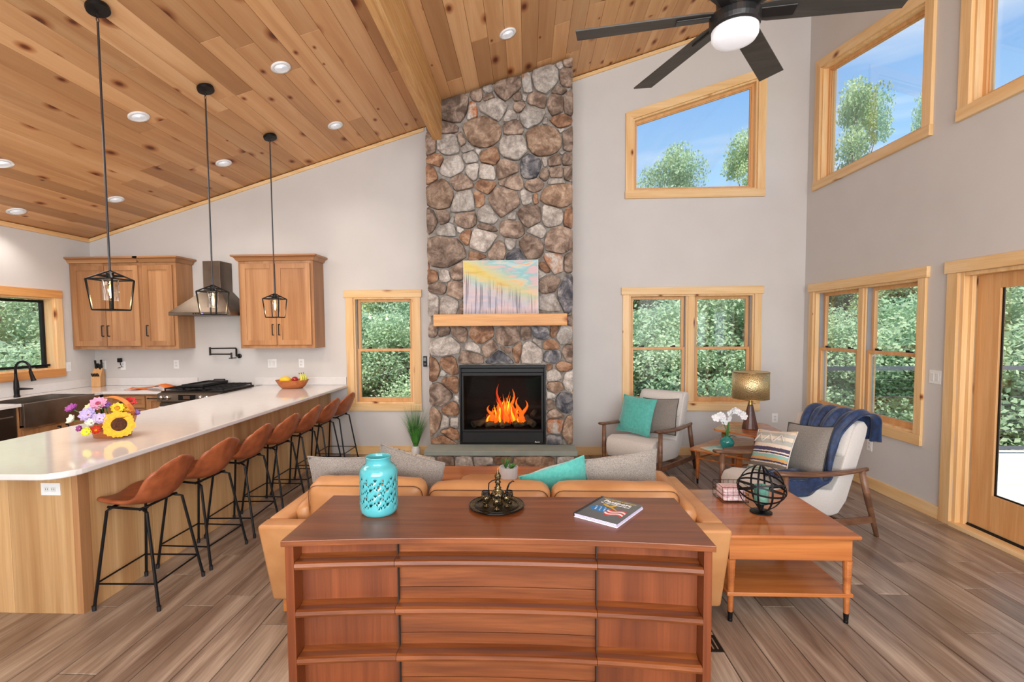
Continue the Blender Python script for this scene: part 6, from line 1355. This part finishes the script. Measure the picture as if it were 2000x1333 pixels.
def crown_mesh(seed, R, H, z0, nleaf, ls, mat, clumps=26):
    r = random.Random(seed); me = bpy.data.meshes.new('crown'); C_ = []
    for i in range(clumps):
        q = r.random(); z = z0+H*q; rad = R*(math.sin(PI*min(1, .12+q*.86))**.7)*(.35+.65*r.random()); a = r.uniform(0, 6.283)
        C_.append((rad*cos(a), rad*sin(a), z, R*r.uniform(.26, .42)))
    v = []; f = []
    for i in range(nleaf):
        c = C_[r.randrange(clumps)]; u = Vector((r.gauss(0, 1), r.gauss(0, 1), r.gauss(0, 1))).normalized(); k = r.random()**.4; p = Vector(c[:3])+Vector((u.x, u.y, u.z*.72))*c[3]*k
        d = Vector((r.gauss(0, 1), r.gauss(0, 1), r.gauss(-.2, .7))).normalized(); s = d.cross(Vector((r.gauss(0, 1), r.gauss(0, 1), 1))).normalized(); l = ls*r.uniform(.7, 1.3); n = len(v)
        v += [tuple(p), tuple(p+d*l*.5+s*l*.3), tuple(p+d*l), tuple(p+d*l*.5-s*l*.3)]; f.append((n, n+1, n+2, n+3))
    me.from_pydata(v, [], f); me.materials.append(mat); return me, C_
PROT = []
for k, (R, H, z0, h) in enumerate(((2.6, 6.2, 2.2, 8.2), (2.2, 7.2, 1.8, 8.8), (3.0, 5.6, 1.4, 6.8), (1.9, 3.4, .1, 3.2))):
    me, C_ = crown_mesh(k+3, R, H, z0, (26000, 24000, 26000, 14000)[k], (.125, .12, .125, .10)[k], LM[k % 3], (34, 34, 34, 22)[k])
    tb = MB(); tb.tube([(0, 0, -1), (.05, .03, h*.3), (-.06, .08, h*.6), (.02, .02, h*.95)], [.17, .14, .10, .03] if k < 3 else [.05, .04, .03, .01], 9)
    for c in C_[:16]: z_ = max(.3, c[2]*.55); tb.tube([(0, .04, z_), (c[0]*.5, c[1]*.5, z_+(c[2]-z_)*.6), (c[0], c[1], c[2])], [.045, .03, .012], 5)
    o = tb.build('proto', M['bark']); tm_ = o.data; tm_.name = 'trunk'; bpy.data.objects.remove(o); PROT.append((me, tm_))
def tree(k, x, y, z, s, label, cat='tree', grp='trees outside the windows', nm='tree', nx=1):
    t_ = bpy.data.objects.new(nm, None); COL.objects.link(t_); t_.location = (x, y, z); t_.scale = (s*nx, s*nx, s); t_.rotation_euler = (0, 0, rnd.uniform(0, 6.28)); WM[t_.name] = Matrix()
    t_['label'] = label; t_['category'] = cat; t_['group'] = grp
    for nme, me in (('crown', PROT[k][0]), ('trunk', PROT[k][1])): o = bpy.data.objects.new(nme, me); COL.objects.link(o); o.parent = t_
    return t_
GZ_ = -1.0
# sector seen through each opening: (azimuth range from +Y clockwise in degrees)
def ring_of(az0, az1, n, d0, d1, ks, s0, s1, lab, cat='tree', grp='trees outside the windows', nm='tree'):
    for i in range(n):
        a = math.radians(az0+(az1-az0)*(i+.5)/n+rnd.uniform(-1.2, 1.2)); d = rnd.uniform(d0, d1); tree(rnd.choice(ks), d*sin(a), d*cos(a), GZ_, rnd.uniform(s0, s1), lab, cat, grp, nm)

for (a0, a1, n, wh) in ((-60, -38, 5, 'kitchen window'), (-25, -11, 4, 'single window left of the chimney'), (11, 26, 5, 'double window right of the chimney'), (28, 56, 8, 'right windows and patio door')):
    ring_of(a0, a1, n, 14.5, 17, (0, 1), .60, .68, 'leafy green tree of the nearest row outside the '+wh, grp='nearest trees outside the '+wh); ring_of(a0, a1, n+2, 20, 24, (0, 1, 2), .72, .84, 'green tree in the middle of the woods outside the '+wh, grp='middle row of trees outside the '+wh); ring_of(a0, a1, n+3, 27, 33, (0, 2), .85, 1.0, 'distant tree at the back, outside the '+wh, grp='distant trees outside the '+wh)
    ring_of(a0, a1, n+2, 11.5, 13.5, (3,), .75, 1.0, 'bushy green shrub low before the trees, outside the '+wh, 'shrub', 'shrubs outside the '+wh, 'shrub')
tree(1, 8.75, 19.0, GZ_, 1.13, 'taller tree rising into the upper back window at its right', grp='tall trees against the sky', nx=.62); tree(0, 5.45, 19.0, GZ_, 1.10, 'rounded tree top at the left of the upper back window', grp='tall trees against the sky', nx=.55)
tree(1, 9.05, 14.2, GZ_, 1.04, 'tall tree at the left of the upper right window', grp='tall trees against the sky', nx=.5); tree(1, 11.7, 14.3, GZ_, 1.06, 'tree top at the right of the upper right window', grp='tall trees against the sky', nx=.42)
